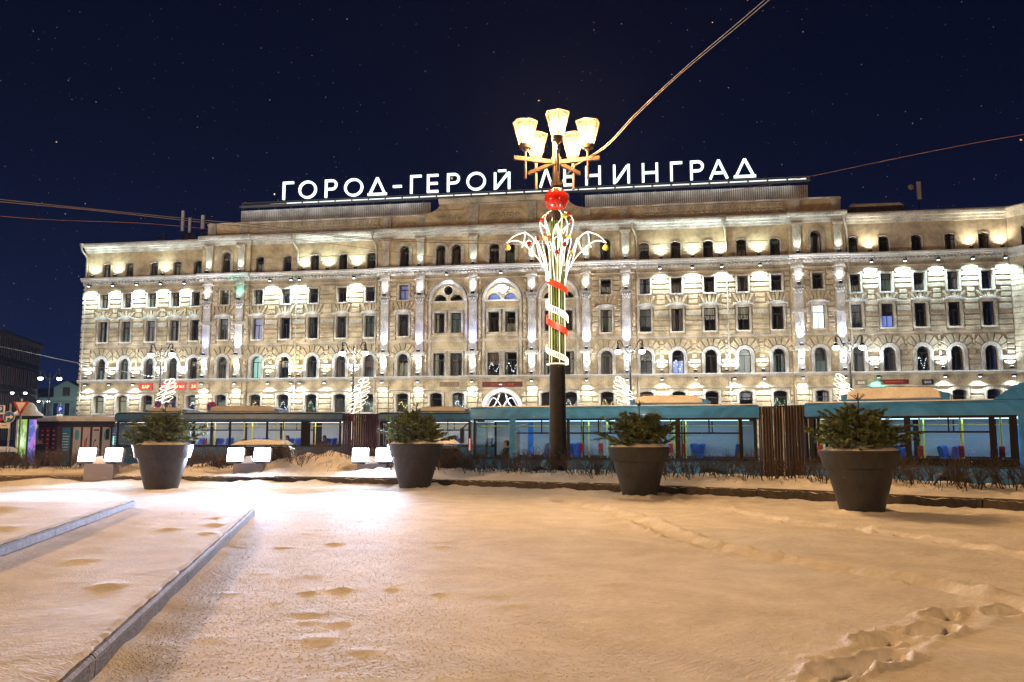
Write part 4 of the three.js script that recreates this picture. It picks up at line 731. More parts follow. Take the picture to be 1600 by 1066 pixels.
// ---------- people ----------
function bodyGeo(bones, res, half, centre, colorAt) {
  const mc = new MarchingCubes(res, new THREE.MeshStandardMaterial(), false, false, 60000); mc.isolation = 0;
  const cap = (p, [a, b, ra, rb]) => { const pa = V().subVectors(p, a), ba = V().subVectors(b, a), h = Math.min(1, Math.max(0, pa.dot(ba) / ba.lengthSq())); return pa.addScaledVector(ba, -h).length() - (ra + (rb - ra) * h); };
  const p = V(); let i = 0;
  for (let z = 0; z < res; z++) for (let y = 0; y < res; y++) for (let x = 0; x < res; x++, i++) {
    p.set((x - res / 2) / (res / 2), (y - res / 2) / (res / 2), (z - res / 2) / (res / 2)).multiplyScalar(half).add(centre);
    let d = 9; for (const b of bones) { const e = cap(p, b), k = b[4] ?? .04, h = Math.max(k - Math.abs(d - e), 0) / k; d = Math.min(d, e) - h * h * k / 4; }
    mc.field[i] = -d;
  }
  mc.update();
  const n = mc.count, pos = mc.positionArray.slice(0, n * 3), nor = mc.normalArray.slice(0, n * 3), col = new Float32Array(n * 3);
  for (let k = 0; k < n; k++) { for (let c = 0; c < 3; c++) pos[k * 3 + c] = pos[k * 3 + c] * half + centre.getComponent(c); const c = colorAt(pos[k * 3], pos[k * 3 + 1], pos[k * 3 + 2]); col.set(c, k * 3); }
  const g = new THREE.BufferGeometry(); g.setAttribute('position', new THREE.BufferAttribute(pos, 3)); g.setAttribute('normal', new THREE.BufferAttribute(nor, 3)); g.setAttribute('color', new THREE.BufferAttribute(col, 3)); g.setAttribute('uv', new THREE.BufferAttribute(new Float32Array(n * 2), 2)); return g;
}
const B = (a, b, ra, rb = ra, k = .05) => [V(...a), V(...b), ra, rb, k];
const head = (y, z = 0) => [B([0, y - .16, z - .01], [0, y - .06, z], .055), B([0, y, z - .01], [0, y + .05, z - .005], .088, .092, .06), B([0, y - .05, z + .025], [0, y - .04, z + .03], .06, .06, .04), B([0, y - .01, z + .08], [0, y - .025, z + .1], .014, .016, .012), B([-.085, y - .005, z], [-.088, y + .02, z], .016, .02, .012), B([.085, y - .005, z], [.088, y + .02, z], .016, .02, .012)];
const hands = (x, y, z, dx, dy, dz) => { const q = [B([x, y, z], [x + dx * .07, y + dy * .07, z + dz * .07], .036, .034, .02)]; for (let i = 0; i < 4; i++) { const o = (i - 1.5) * .02; q.push(B([x + dx * .07 + o, y + dy * .07, z + dz * .07], [x + dx * .15 + o, y + dy * .14 - .015, z + dz * .15], .0095, .008, .006)); } q.push(B([x + .03 * Math.sign(x || 1) * -1, y, z + .01], [x + dx * .07 - .05 * Math.sign(x || 1), y + dy * .06, z + dz * .08 + .01], .011, .009, .01)); return q; };
const standing = [...head(1.62), B([0, 1.05, 0], [0, 1.3, 0], .15, .18, .08), B([-.15, 1.38, 0], [.15, 1.38, 0], .09, .09, .08), B([0, .8, 0], [0, 1.02, 0], .19, .16, .08), B([-.2, 1.38, 0], [-.25, 1.1, .0], .065, .055), B([-.25, 1.1, 0], [-.25, .86, .05], .052, .042), B([.2, 1.38, 0], [.25, 1.1, 0], .065, .055), B([.25, 1.1, 0], [.25, .86, .05], .052, .042), ...hands(-.25, .82, .06, 0, -1, .2), ...hands(.25, .82, .06, 0, -1, .2), B([-.1, .85, 0], [-.1, .48, .03], .095, .065), B([-.1, .48, .03], [-.1, .1, -.02], .062, .045), B([-.1, .06, -.03], [-.11, .045, .14], .05, .045), B([.1, .85, 0], [.1, .48, -.02], .095, .065), B([.1, .48, -.02], [.1, .1, -.06], .062, .045), B([.1, .06, -.07], [.11, .045, .1], .05, .045)];
const seated = [...head(1.2), B([0, .62, 0], [0, .9, 0], .15, .17, .08), B([-.15, .97, 0], [.15, .97, 0], .085, .085, .08), B([-.1, .52, 0], [.1, .52, 0], .14, .14, .06), B([-.19, .97, 0], [-.23, .7, .06], .06, .052), B([-.23, .7, .06], [-.16, .6, .28], .05, .042), B([.19, .97, 0], [.23, .7, .06], .06, .052), B([.23, .7, .06], [.16, .6, .28], .05, .042), ...hands(-.15, .59, .3, 0, -.2, 1), ...hands(.15, .59, .3, 0, -.2, 1), B([-.1, .5, .02], [-.1, .5, .42], .09, .065), B([-.1, .5, .42], [-.1, .1, .4], .06, .045), B([-.1, .06, .4], [-.1, .045, .56], .05, .042), B([.1, .5, .02], [.1, .5, .42], .09, .065), B([.1, .5, .42], [.1, .1, .4], .06, .045), B([.1, .06, .4], [.1, .045, .56], .05, .042)];
const paint = (hy, coat, legs) => (x, y, z) => y > hy + .055 || (y > hy - .08 && z < -.02 && Math.abs(x) < .12) ? [.015, .012, .01] : y > hy - .13 && Math.abs(x) < .12 ? [.42, .26, .19] : y > .78 || (hy < 1.4 && y > .56 && z < .34) ? coat : legs;
const bodyMat = new THREE.MeshStandardMaterial({ vertexColors: true, roughness: .85 });
const standGeo = bodyGeo(standing, 74, .92, V(0, .88, 0), paint(1.62, [.02, .02, .024], [.018, .018, .022]));
const seatGeo = [[.03, .03, .04], [.05, .025, .02]].map((c) => bodyGeo(seated, 60, .72, V(0, .68, .2), paint(1.2, c, [.02, .02, .025])));
function person(geo, label, pos, turn) { const m = mesh('person', geo, bodyMat, scene, true); m.position.set(...pos); m.rotation.y = turn; return tag(m, label, 'person'); }

// ---------- articulated buses ----------
const busGlass = new THREE.MeshPhysicalMaterial({ color: lin(.8, .88, .9), transmission: 1, thickness: 0, roughness: .02 });
const fogGlass = new THREE.MeshPhysicalMaterial({ color: lin(.5, .55, .6), transmission: .6, thickness: 0, roughness: .45 });
const black = new THREE.MeshPhysicalMaterial({ color: lin(.012, .012, .014), roughness: .5, specularIntensity: .35 }), yellow = std(.65, .55, .03, .5), seatBlue = std(.02, .09, .42, .7), interior = std(.55, .6, .62, .7), floorMat = std(.12, .13, .14, .8), grey = std(.3, .3, .31, .6);
const stripLamp = { cool: glow(.5, .75, 1, 3), pink: glow(1, .72, .62, 3.2) };
function makeBus(o) {
  const bus = thing('articulated_bus', o.label, 'bus', [0, 0, 0], 0, 'articulated buses');
  const paintM = o.paint, Wd = 2.5, T = o.roof, wb = o.sill, wt = o.roof - .40;
  const dir = V(), put = (m, s) => { m.position.set(s.x, ROAD, s.z); m.rotation.y = s.turn; return m; };
  for (const s of o.sections) {
    const P = (name, g, mat, keep) => put(mesh(name, g, mat, bus, keep), s), L = s.len;
    // near side: local z = 0 faces us, the bus goes back to -Wd
    const low = poly([[0, .28], ...s.wheels.flatMap((w) => { const q = []; q.push([w - .62, .28]); for (let i = 0; i <= 10; i++) { const a = PI - PI * i / 10; q.push([w + Math.cos(a) * .58, .42 + Math.sin(a) * .58]); } q.push([w + .62, .28]); return q; }), [L, .28], [L, wb], [0, wb]]);
    P('side_panel', [extrude(low, .06, -.06, .01)], paintM); P('far_side_panel', [box(0, L, .3, wb, -Wd, -Wd + .05)], paintM);
    P('roof_panel', [sweep([[-.06, wt], [0, wt], [.01, wt + .1], [-.02, T - .08], [-.12, T], [-Wd + .12, T], [-Wd + .02, T - .08], [-Wd, wt], [-Wd + .06, wt], [-Wd + .1, T - .14], [-.1, T - .14]], 0, L)], paintM);
    P('roof_snow', [sweep([[-.2, T + .004], [-.24, T + .035], [-Wd + .24, T + .04], [-Wd + .16, T + .004]], .1, L - .1)], M.snow);
    for (let x = 1.25; x < L - .3; x += 1.55) if (!s.wheels.some((w) => Math.abs(w - x) < .66)) P('panel_seam', [box(x - .006, x + .006, .3, wb - .02, .004, .014)], black);
    P('side_trim', [box(.02, L - .02, wb - .035, wb - .012, .006, .02)], black); for (let x = .8; x < L; x += 2.6) P('marker_lamp', [box(x, x + .09, .98, 1.03, .006, .022)], std(.6, .25, .03, .3));
    P('floor', [box(.03, L - .03, .32, .4, -Wd + .06, -.07)], floorMat); P('ceiling', [box(.03, L - .03, wt - .03, wt + .02, -Wd + .11, -.11)], interior);
    // black window band: rails and pillars on both sides, panes between
    for (const zz of [0, -Wd]) {
      const z0 = zz ? -Wd + .01 : -.05, z1 = zz ? -Wd + .045 : -.012;
      if (s.black) P('window_rail', [box(s.black[0], s.black[1], wb, wb + s.rail, z0, z1)], black); P('window_rail', [box(s.black[0], s.black[1], wt - .07, wt, z0, z1)], black);
      for (const [a, b] of s.pillars) P('window_pillar', [box(a, b, wb + s.rail, wt - .07, z0, z1)], black);
      for (const [a, b, kind] of s.panes) {
        P('window_pane', [box(a, b, wb + s.rail, wt - .07, z0 + .014, z0 + .018)], zz ? fogGlass : busGlass);
        if (kind) { const ty = wb + s.rail + (wt - .07 - wb - s.rail) * .66; P('sash_bar', [box(a, b, ty - .025, ty + .025, z0 + .004, z1 - .006)], black); for (const m of kind) P('sash_bar', [box(m - .02, m + .02, ty, wt - .07, z0 + .004, z1 - .006)], black); }
      }
      for (const [a, b] of s.solid) P('body_pillar', [box(a, b, wb, wt, z0, z1 + .012)], paintM);
    }
    for (const w of s.wheels) for (const zz of [-.3, -Wd]) { const wh = new THREE.Group(); wh.name = 'wheel'; bus.add(wh); const c = V(w, .48, zz + .0).applyAxisAngle(V(0, 1, 0), s.turn); wh.position.set(s.x + c.x, ROAD + c.y, s.z + c.z); wh.rotation.y = s.turn; mesh('tyre', [new THREE.TorusGeometry(.37, .115, 8, 24).translate(0, 0, .15), new THREE.CylinderGeometry(.46, .46, .2, 24).rotateX(PI / 2).translate(0, 0, .13)], M.rubber, wh); mesh('rim', [new THREE.CylinderGeometry(.29, .29, .06, 20).rotateX(PI / 2).translate(0, 0, .24), ...Array.from({ length: 8 }, (_, i) => new THREE.CylinderGeometry(.03, .03, .04, 6).rotateX(PI / 2).translate(Math.cos(i * .785) * .17, Math.sin(i * .785) * .17, .28))], grey, wh); }
    if (o.lower) P('lower_shade', [box(.02, L - .02, .3, .62, .002, .008)], o.lower);
    // inside: seats, rails, lamps
    for (const [x, face] of s.seats) for (const z of [-.35, -.82, -1.75, -2.2]) {
      const c = new THREE.Group(); c.name = 'seat'; bus.add(c); const v = V(x, 0, z).applyAxisAngle(V(0, 1, 0), s.turn); c.position.set(s.x + v.x, ROAD + s.deck, s.z + v.z); c.rotation.y = s.turn + (face < 0 ? PI : 0);
      mesh('cushion', [box(-.2, .24, .42, .5, -.2, .2)], seatBlue, c); mesh('backrest', [extrude(poly([[.2, .46], [.28, .46], [.42, 1.12], [.36, 1.16], [.3, 1.12]]), .4, -.2, .015)], seatBlue, c); mesh('leg', [box(-.04, .1, 0, .42, -.05, .05)], grey, c);
    }
    for (const x of s.poles) for (const z of [-.62, -1.9]) { P('handrail', [cyl(.022, .022, wt - .45, x, .42, z, 7)], yellow); if (z > -1) P('ticket_box', [box(x - .07, x + .07, 1.45, 1.75, z + .02, z + .12)], std(.5, .03, .03, .5)); }
    P('ceiling_rail', [cyl(.018, .018, L - .4, 0, 0, 0, 6).rotateZ(-PI / 2).translate(.2, wt - .25, -.62)], yellow);
    for (const z of [-.7, -1.8]) { P('strip_lamp', [box(.3, L - .3, wt - .07, wt - .035, z - .06, z + .06)], stripLamp[o.lamp]); const ra = new THREE.RectAreaLight(stripLamp[o.lamp].emissive, o.lampPower, L - .6, .14); ra.name = 'strip_light'; const v = V(L / 2, wt - .085, z).applyAxisAngle(V(0, 1, 0), s.turn); ra.position.set(s.x + v.x, ROAD + v.y, s.z + v.z); ra.rotation.set(-PI / 2, 0, 0); ra.rotation.order = 'YXZ'; ra.rotation.set(-PI / 2, s.turn, 0); bus.add(ra); }
    for (const [a, b, h] of s.pods) {
      const hump = (y0, y1, inset) => { const n = 12, top = []; for (let i = 0; i <= n; i++) { const u = i / n; top.push([a + inset + (b - a - 2 * inset) * u, y0 + (y1 - y0) * Math.pow(Math.sin(PI * Math.min(1, Math.max(0, .06 + .88 * u))), .3) * (1 + .05 * n3(u * 4, a, 3))]); } return extrude(poly([[b - inset, y0], [a + inset, y0], ...top]), Wd - .9 - inset, -Wd + .45, .02); };
      P('roof_unit', [hump(T, T + h, 0)], paintM); P('roof_unit_snow', [extrude(poly([[b - .2, T + .09], [a + .16, T + .09], [a + .2, T + h * .9], [a + .45, T + h + .03], [(a + b) / 2, T + h + .055], [b - .5, T + h + .035], [b - .22, T + h * .8]]), Wd - .8, -Wd + .38, .03)], M.snow);
    }
    for (const [a, b, h] of s.fairing || []) P('roof_fairing', [extrude(poly([[a, T], [b, T], [b, T + h], [a + 1.2, T + h], [a + .5, T + h * .6]]), Wd - .3, -Wd + .15, .03)], paintM);
    if (s.front) {
      P('front_wall', [box(-.05, 0, .3, 1.1, -Wd + .03, -.03)], paintM); P('front_header', [box(-.05, 0, wt + .02, T - .1, -Wd + .05, -.05)], paintM); P('windscreen', [box(-.035, -.03, 1.1, wt + .02, -Wd + .08, -.08)], busGlass); P('front_bumper', [box(-.14, -.05, .3, .62, -Wd + .05, -.05)], black);
      P('dashboard', [box(.05, .5, .95, 1.2, -Wd + .1, -.15)], black); P('steering_wheel', [new THREE.TorusGeometry(.22, .02, 6, 18).rotateX(1.2).rotateY(PI / 2).translate(.72, 1.25, -.65)], black); P('cab_partition', [box(1.38, 1.42, .5, 2.2, -1.2, -.1)], std(.25, .16, .12, .7));
      P('headlight', [box(-.16, -.135, .65, .85, -.5, -.15)], std(.7, .7, .7, .2)); P('headlight', [box(-.16, -.135, .65, .85, -Wd + .15, -Wd + .5)], std(.7, .7, .7, .2));
      P('mirror', [box(-.3, -.2, 1.75, 2.25, .06, .22), rod(V(-.05, 2.45, -.03), V(-.25, 2.25, .14), .02, 5)], black); P('side_marker', [box(-.045, .0, 1.5, 1.9, .002, .03)], o.marker || grey);
    }
    if (s.end) P('end_wall', [box(L - .05, L - .002, .3, T - .05, -Wd + .06, -.06)], paintM);
  }
  // folded bellows between the sections
  { const [a, b] = o.sections, ea = V(a.len, 0, 0).applyAxisAngle(V(0, 1, 0), a.turn).add(V(a.x, 0, a.z)), fa = V(a.len, 0, -Wd).applyAxisAngle(V(0, 1, 0), a.turn).add(V(a.x, 0, a.z)), eb = V(b.x, 0, b.z), fb = V(0, 0, -Wd).applyAxisAngle(V(0, 1, 0), b.turn).add(eb);
    const n = 16; for (let i = 0; i < n; i++) { const u0 = (i + .06) / n, u1 = (i + .94) / n, um = (i + .5) / n; const at = (u, z) => ea.clone().lerp(eb, u).lerp(fa.clone().lerp(fb, u), z); const ring = (u, z) => [at(u, z), at(u, 1 - z)]; const p = [ring(u0, .05), ring(um, .012), ring(u1, .05)]; const pos = []; const y0 = ROAD + .38, y1 = ROAD + T - .05, quad = (A, Bq, C, D) => pos.push(...A, ...Bq, ...C, ...A, ...C, ...D); for (let k = 0; k < 2; k++) { const [q, r] = [p[k], p[k + 1]]; for (const e of [0, 1]) quad([q[e].x, y0, q[e].z], [r[e].x, y0, r[e].z], [r[e].x, y1, r[e].z], [q[e].x, y1, q[e].z]); quad([q[0].x, y1, q[0].z], [r[0].x, y1, r[0].z], [r[1].x, y1, r[1].z], [q[1].x, y1, q[1].z]); } const g = new THREE.BufferGeometry(); g.setAttribute('position', new THREE.Float32BufferAttribute(pos, 3)); g.computeVertexNormals(); mesh('bellows_fold', g, o.bellows, bus); }
    const c = ea.clone().lerp(eb, .52).add(V(0, 0, .03)); mesh('bellows_bar', [cyl(.025, .025, T - .5, c.x, ROAD + .4, c.z + .02, 6)], grey, bus); }
  return bus;
}
const yaw1 = -Math.atan2(2.6, 9.12), yaw2 = -Math.atan2(2.8, 4.66);
makeBus({
  label: 'teal articulated bus with blue seats stopped behind the hedge at the right', roof: 2.97, sill: 1.22, lamp: 'cool', lampPower: 11, marker: glow(.8, .03, .03, .5), bellows: std(.10, .07, .055, .8),
  paint: new THREE.MeshPhysicalMaterial({ color: lin(.06, .28, .78), roughness: .2, clearcoat: .6, map: tPlaster }), lower: null,
  sections: [
    { x: -1.42, z: -28.2, turn: yaw1, len: 9.48, deck: .6, rail: .07, wheels: [2.39, 7.99], black: [.1, 9.4], front: true, panes: [[.18, 1.36], [1.62, 3.36, [2.5]], [3.46, 6.9, [4.42, 5.92]], [7.05, 8.86, [7.95]], [8.96, 9.32]], pillars: [[.1, .18], [3.36, 3.46], [6.9, 7.05], [8.86, 8.96], [9.32, 9.4]], solid: [[1.38, 1.6]], seats: [[2.3, 1], [3.05, 1], [4.75, 1], [5.5, 1], [6.3, -1], [7.3, 1], [7.75, -1], [8.45, 1]], poles: [3.75, 4.4, 5.15, 6.7, 7.1, 8.85], pods: [[5.4, 7.95, .3]] },
    { x: 8.54, z: -24.0, turn: yaw2, len: 7.4, deck: .6, rail: .2, wheels: [3.77], black: [.1, 5.28], panes: [[.22, 2.62, [1.1, 1.9]], [2.78, 4.64, [3.7]], [4.78, 5.1]], pillars: [[.1, .22], [2.62, 2.78], [4.64, 4.78], [5.1, 5.28]], solid: [[5.3, 7.36]], seats: [[.6, 1], [1.3, 1], [2.0, 1], [3.45, 1], [3.8, -1], [4.35, 1]], poles: [.3, 1.7, 2.95, 3.95, 4.9], pods: [[.95, 3.75, .36]], fairing: [[4.75, 7.3, .62]], end: true },
  ],
});
makeBus({
  label: 'dark blue articulated bus further back at the left with pinkish lit windows', roof: 3.05, sill: 1.42, lamp: 'pink', lampPower: 22, marker: glow(.05, .9, .75, 1.2), bellows: std(.12, .08, .10, .8), lower: null,
  paint: new THREE.MeshPhysicalMaterial({ color: lin(.03, .2, .58), roughness: .3, clearcoat: .6, map: tPlaster }),
  sections: [
    { x: -19.3, z: -40, turn: 0, len: 11.05, deck: .66, rail: .06, wheels: [2.6, 8.9], black: [.1, 11], front: true, panes: [[.2, 1.5], [1.7, 3.75, [2.7]], [3.9, 5.55, [4.7]], [5.65, 7.35], [7.45, 9.05, [8.2]], [9.5, 10.9]], pillars: [[.1, .2], [1.5, 1.7], [3.75, 3.9], [5.55, 5.65], [7.35, 7.45], [9.05, 9.5], [10.9, 11]], solid: [], seats: [[3.2, 1], [4.6, 1], [6.4, 1], [8.1, 1], [9.9, 1]], poles: [2.2, 4.2, 6.1, 7.7, 9.3], pods: [[4.3, 7.8, .3], [1.2, 3.3, .22]] },
    { x: -6.5, z: -40, turn: -.06, len: 6.4, deck: .66, rail: .06, wheels: [3.2], black: [.1, 6.3], panes: [[.25, 2.3, [1.3]], [2.45, 4.4, [3.4]], [4.55, 6.2]], pillars: [[.1, .25], [2.3, 2.45], [4.4, 4.55], [6.2, 6.3]], solid: [], seats: [[.9, 1], [2, 1], [3.4, 1], [5, 1]], poles: [.5, 2.6, 4.5], pods: [[1.8, 4.4, .26]], end: true },
  ],
});
{
  const at1 = (x, z) => { const v = V(x, 0, z).applyAxisAngle(V(0, 1, 0), yaw1); return [-1.42 + v.x, -28.2 + v.z]; };
  const d = at1(1.08, -.7); person(seatGeo[0], 'driver in dark clothes seated behind the wheel of the teal bus', [d[0], ROAD + .52, d[1]], yaw1 - PI / 2);
  person(seatGeo[0], 'passenger silhouetted in the rearmost window ahead of the dark bus bellows', [-9.2, ROAD + .62, -40.45], -PI / 2);
  person(seatGeo[1], 'passenger leaning by the sash window in the middle of the dark blue bus', [-11.0, ROAD + .62, -40.4], -PI / 2);
  person(seatGeo[0], 'passenger seated second from the back of the dark blue bus', [-10.3, ROAD + .62, -40.9], -PI / 2);
  person(standGeo, 'person in a long dark coat standing by the red posters of the kiosk', [-24.6, ROAD, -43.0], .6);
}
// ---------- snowed-in cars on the road ----------
function car(label, x, z, turn, rgb, tall, wrap) {
  const t = thing('parked_car', label, 'car', [x, ROAD, z], turn, 'cars parked behind the hedge');
  const H = tall, Ln = 4.4, Wd = 1.8, pm = new THREE.MeshPhysicalMaterial({ color: lin(...rgb), roughness: .25, clearcoat: .8 });
  const side = [[-2.2, .35], [-2.18, .72], [-2.05, .92], [-1.1, 1.0], [1.7, 1.02], [2.15, .95], [2.2, .6], [2.18, .32]];
  const arches = (w) => { const q = []; for (let i = 0; i <= 8; i++) { const a = PI * i / 8; q.push([w + Math.cos(a) * .38, .32 + Math.sin(a) * .38]); } return q; };
  mesh('body', [extrude(poly([...side, ...arches(1.35), ...arches(-1.35)]), Wd - .12, -Wd / 2 + .06, .06)], pm, t);
  const cab = (k, y) => [[-1.15 + k, .99], [-.45 + k * .6, y], [1.2 - k, y], [1.95 - k, .99]];
  mesh('cabin_glass', [extrude(poly(cab(.05, H - .1)), Wd - .34, -Wd / 2 + .17, .05)], black, t);
  mesh('roof', [extrude(poly([[-.5, H - .1], [-.3, H], [1.1, H], [1.3, H - .1]]), Wd - .4, -Wd / 2 + .2, .04)], pm, t);
  for (const s of [-1, 1]) for (const x0 of [-.2, .75]) mesh('pillar', [rod(V(x0, 1.0, s * (Wd / 2 - .12)), V(x0 + .05, H - .08, s * (Wd / 2 - .2)), .04, 5)], pm, t);
  const cap = (pts, w, h, j) => { const g = extrude(poly(pts), w, -w / 2, .06); const p = g.attributes.position; for (let i = 0; i < p.count; i++) p.setY(i, p.getY(i) + (p.getY(i) > h ? .05 * n3(p.getX(i) * 2 + j, p.getZ(i) * 2) : 0)); g.computeVertexNormals(); return g; };
  mesh('roof_snow', [cap([[-.5, H + .04], [1.25, H + .04], [1.05, H + .17], [.3, H + .22], [-.25, H + .16]], Wd - .5, H + .05, x)], M.snow, t);
  mesh('bonnet_snow', [cap([[-2.1, .98], [-1.2, 1.05], [-.75, 1.32], [-1.2, 1.18], [-2.0, 1.08]], Wd - .4, 1.0, x + 4)], M.snow, t);
  for (const w of [-1.35, 1.35]) for (const s of [-1, 1]) { const wh = new THREE.Group(); wh.name = 'wheel'; wh.position.set(w, .32, s * (Wd / 2 - .12)); t.add(wh); mesh('tyre', [new THREE.CylinderGeometry(.32, .32, .2, 20).rotateX(PI / 2)], M.rubber, wh); mesh('rim', [new THREE.CylinderGeometry(.2, .2, .22, 14).rotateX(PI / 2)], grey, wh); }
  for (const s of [-1, 1]) { mesh('headlight', [box(-2.24, -2.18, .65, .8, s * .7 - .2, s * .7 + .2)], grey, t); mesh('tail_light', [box(2.1, 2.26, .72, .95, s * .72 - .12, s * .72 + .12)], wrap, t); mesh('mirror', [box(-.75, -.6, 1.02, 1.16, s * .95 - .1, s * .95 + .1)], pm, t); }
  return t;
}
const tailRed = glow(1, .04, .05, 1.6);
car('black car at the far left edge behind the hedge', -16.3, -24.6, .1, [.012, .012, .014], 1.5, tailRed);
car('dark car with orange-lit snow beside the leftmost pot', -8.3, -26.2, .12, [.02, .022, .03], 1.68, tailRed);
car('tall snow-covered car left of the second pot', -2.9, -25.4, -.02, [.05, .05, .055], 1.72, tailRed);

// ---------- twin-headed street lamps ----------
function streetLamp(label, pos, turn, cd, full = true, group = 'twin-headed street lamps') {
  const t = thing('street_lamp', label, 'street lamp', pos, turn, group), k = 7.15;
  const globe = glow(1, .97, .85, 10);
  mesh('post', [cyl(.16, .11, 1.2, 0, 0, 0, 10), cyl(.09, .06, k - 1.4, 0, 1.2, 0, 10), cyl(.13, .13, .1, 0, 2.6, 0, 10), cyl(.12, .1, .14, 0, 4.6, 0, 10), cyl(.1, .1, .1, 0, 6.2, 0, 10)], M.iron, t);
  mesh('finial', [cyl(.06, .03, .5, 0, k - .1, 0, 8), ball(.1, 0, k + .45, 0, 8, 6), cyl(.12, .12, .06, 0, k + .1, 0, 8), cyl(.04, .005, .3, 0, k + .5, 0, 6)], M.iron, t);
  for (const s of [-1, 1]) {
    mesh('arm', [tube([V(0, k - .02, 0), V(s * .22, k + .08, 0), V(s * .42, k + .42, 0), V(s * .58, k + .78, 0), V(s * .74, k + .82, 0), V(s * .8, k + .62, 0), V(s * .72, k + .54, 0), V(s * .7, k + .64, 0)], .035, 26, 6)], M.iron, t);
    const h = new THREE.Group(); h.name = 'lamp_head'; h.position.set(s * .77, k + .02, 0); t.add(h);
    mesh('shade', [new THREE.CylinderGeometry(.05, .2, .22, 12, 1, true).translate(0, .28, 0), cyl(.03, .03, .35, 0, .36, 0, 6), cyl(.09, .05, .08, 0, .42, 0, 8)], M.iron, h);
    mesh('globe', [new THREE.SphereGeometry(.2, 16, 10).scale(1.05, .85, 1.05).translate(0, .08, 0)], globe, h);
    const p = new THREE.PointLight(lin(1, .97, .91), cd); p.name = 'lamp_light'; p.position.set(0, .06, 0); p.castShadow = true; p.shadow.radius = 8; h.add(p);
  }
  return t;
}
const leafLed = glow(1, .86, .68, 1.5), redLed = glow(1, .2, .1, .9);
function leafGarland(label, pos, side, h = 1) { // feather of light tubes tied to a lamp
  const t = thing('leaf_garland', label, 'garland', pos, 0, 'feather-shaped light garlands on the street lamps');
  const sp = tube([V(0, 1.6, .15), V(side * .05, 3.2, .18), V(side * .35, 4.4, .18), V(side * .75, 5.6, .15)], .035, 24, 5); mesh('light_tube', [sp], leafLed, t);
  mesh('red_ribbon', [tube(Array.from({ length: 30 }, (_, i) => V(Math.cos(i * .75) * .14, 1.2 + i * .07, Math.sin(i * .75) * .14)), .03, 70, 5)], redLed, t);
  for (let i = 0; i < 7; i++) { const u = i / 6, x = side * (.2 + .5 * u), y = 3.5 + 1.95 * u, w = .2 + .5 * Math.sin(PI * (.2 + .72 * u)), q = []; for (let k = 0; k < 12; k++) { const a = k / 12 * 2 * PI, ex = Math.cos(a) * w, ey = Math.sin(a) * .13 + .35 * Math.cos(a) * w * side; q.push(V(x + ex, y + ey + rr(-.03, .03), .2 + .12 * Math.sin(a + u * 5))); } mesh('light_tube', [tube(q, .017, 30, 5, true)], leafLed, t); }
  return t;
}
const lampDef = [[-23.55, -54.8, 'twin-globe street lamp in front of the glowing red signs', 1], [-10.4, -53.6, 'twin-globe street lamp above the bellows of the dark blue bus', 1], [7.6, -52.5, 'twin-globe street lamp right of the five-lantern lamp post', -1], [20.65, -49.9, 'twin-globe street lamp nearest the right wing of the hotel', -1]];
lampDef.forEach(([x, z, l, s], i) => { streetLamp(l, [x, ROAD, z], -.15, 145); leafGarland('feather-shaped light garland on the ' + ['lamp by the red signs', 'lamp above the dark bus bellows', 'lamp right of the lamp post', 'rightmost street lamp'][i], [x, ROAD, z], s); });
streetLamp('twin-globe street lamp far down the side street at the left', [-42.36, ROAD - .3, -75], .3, 260);
streetLamp('smallest most distant twin-globe street lamp before the dark building', [-66.2, ROAD, -110], .3, 900);

streetLamp('tiny twin-globe lamp in front of the low teal house', [-80.5, ROAD, -141], .2, 60);
streetLamp('twin-globe street lamp out of view left of the advertising column', [-39, ROAD, -47], .2, 450);
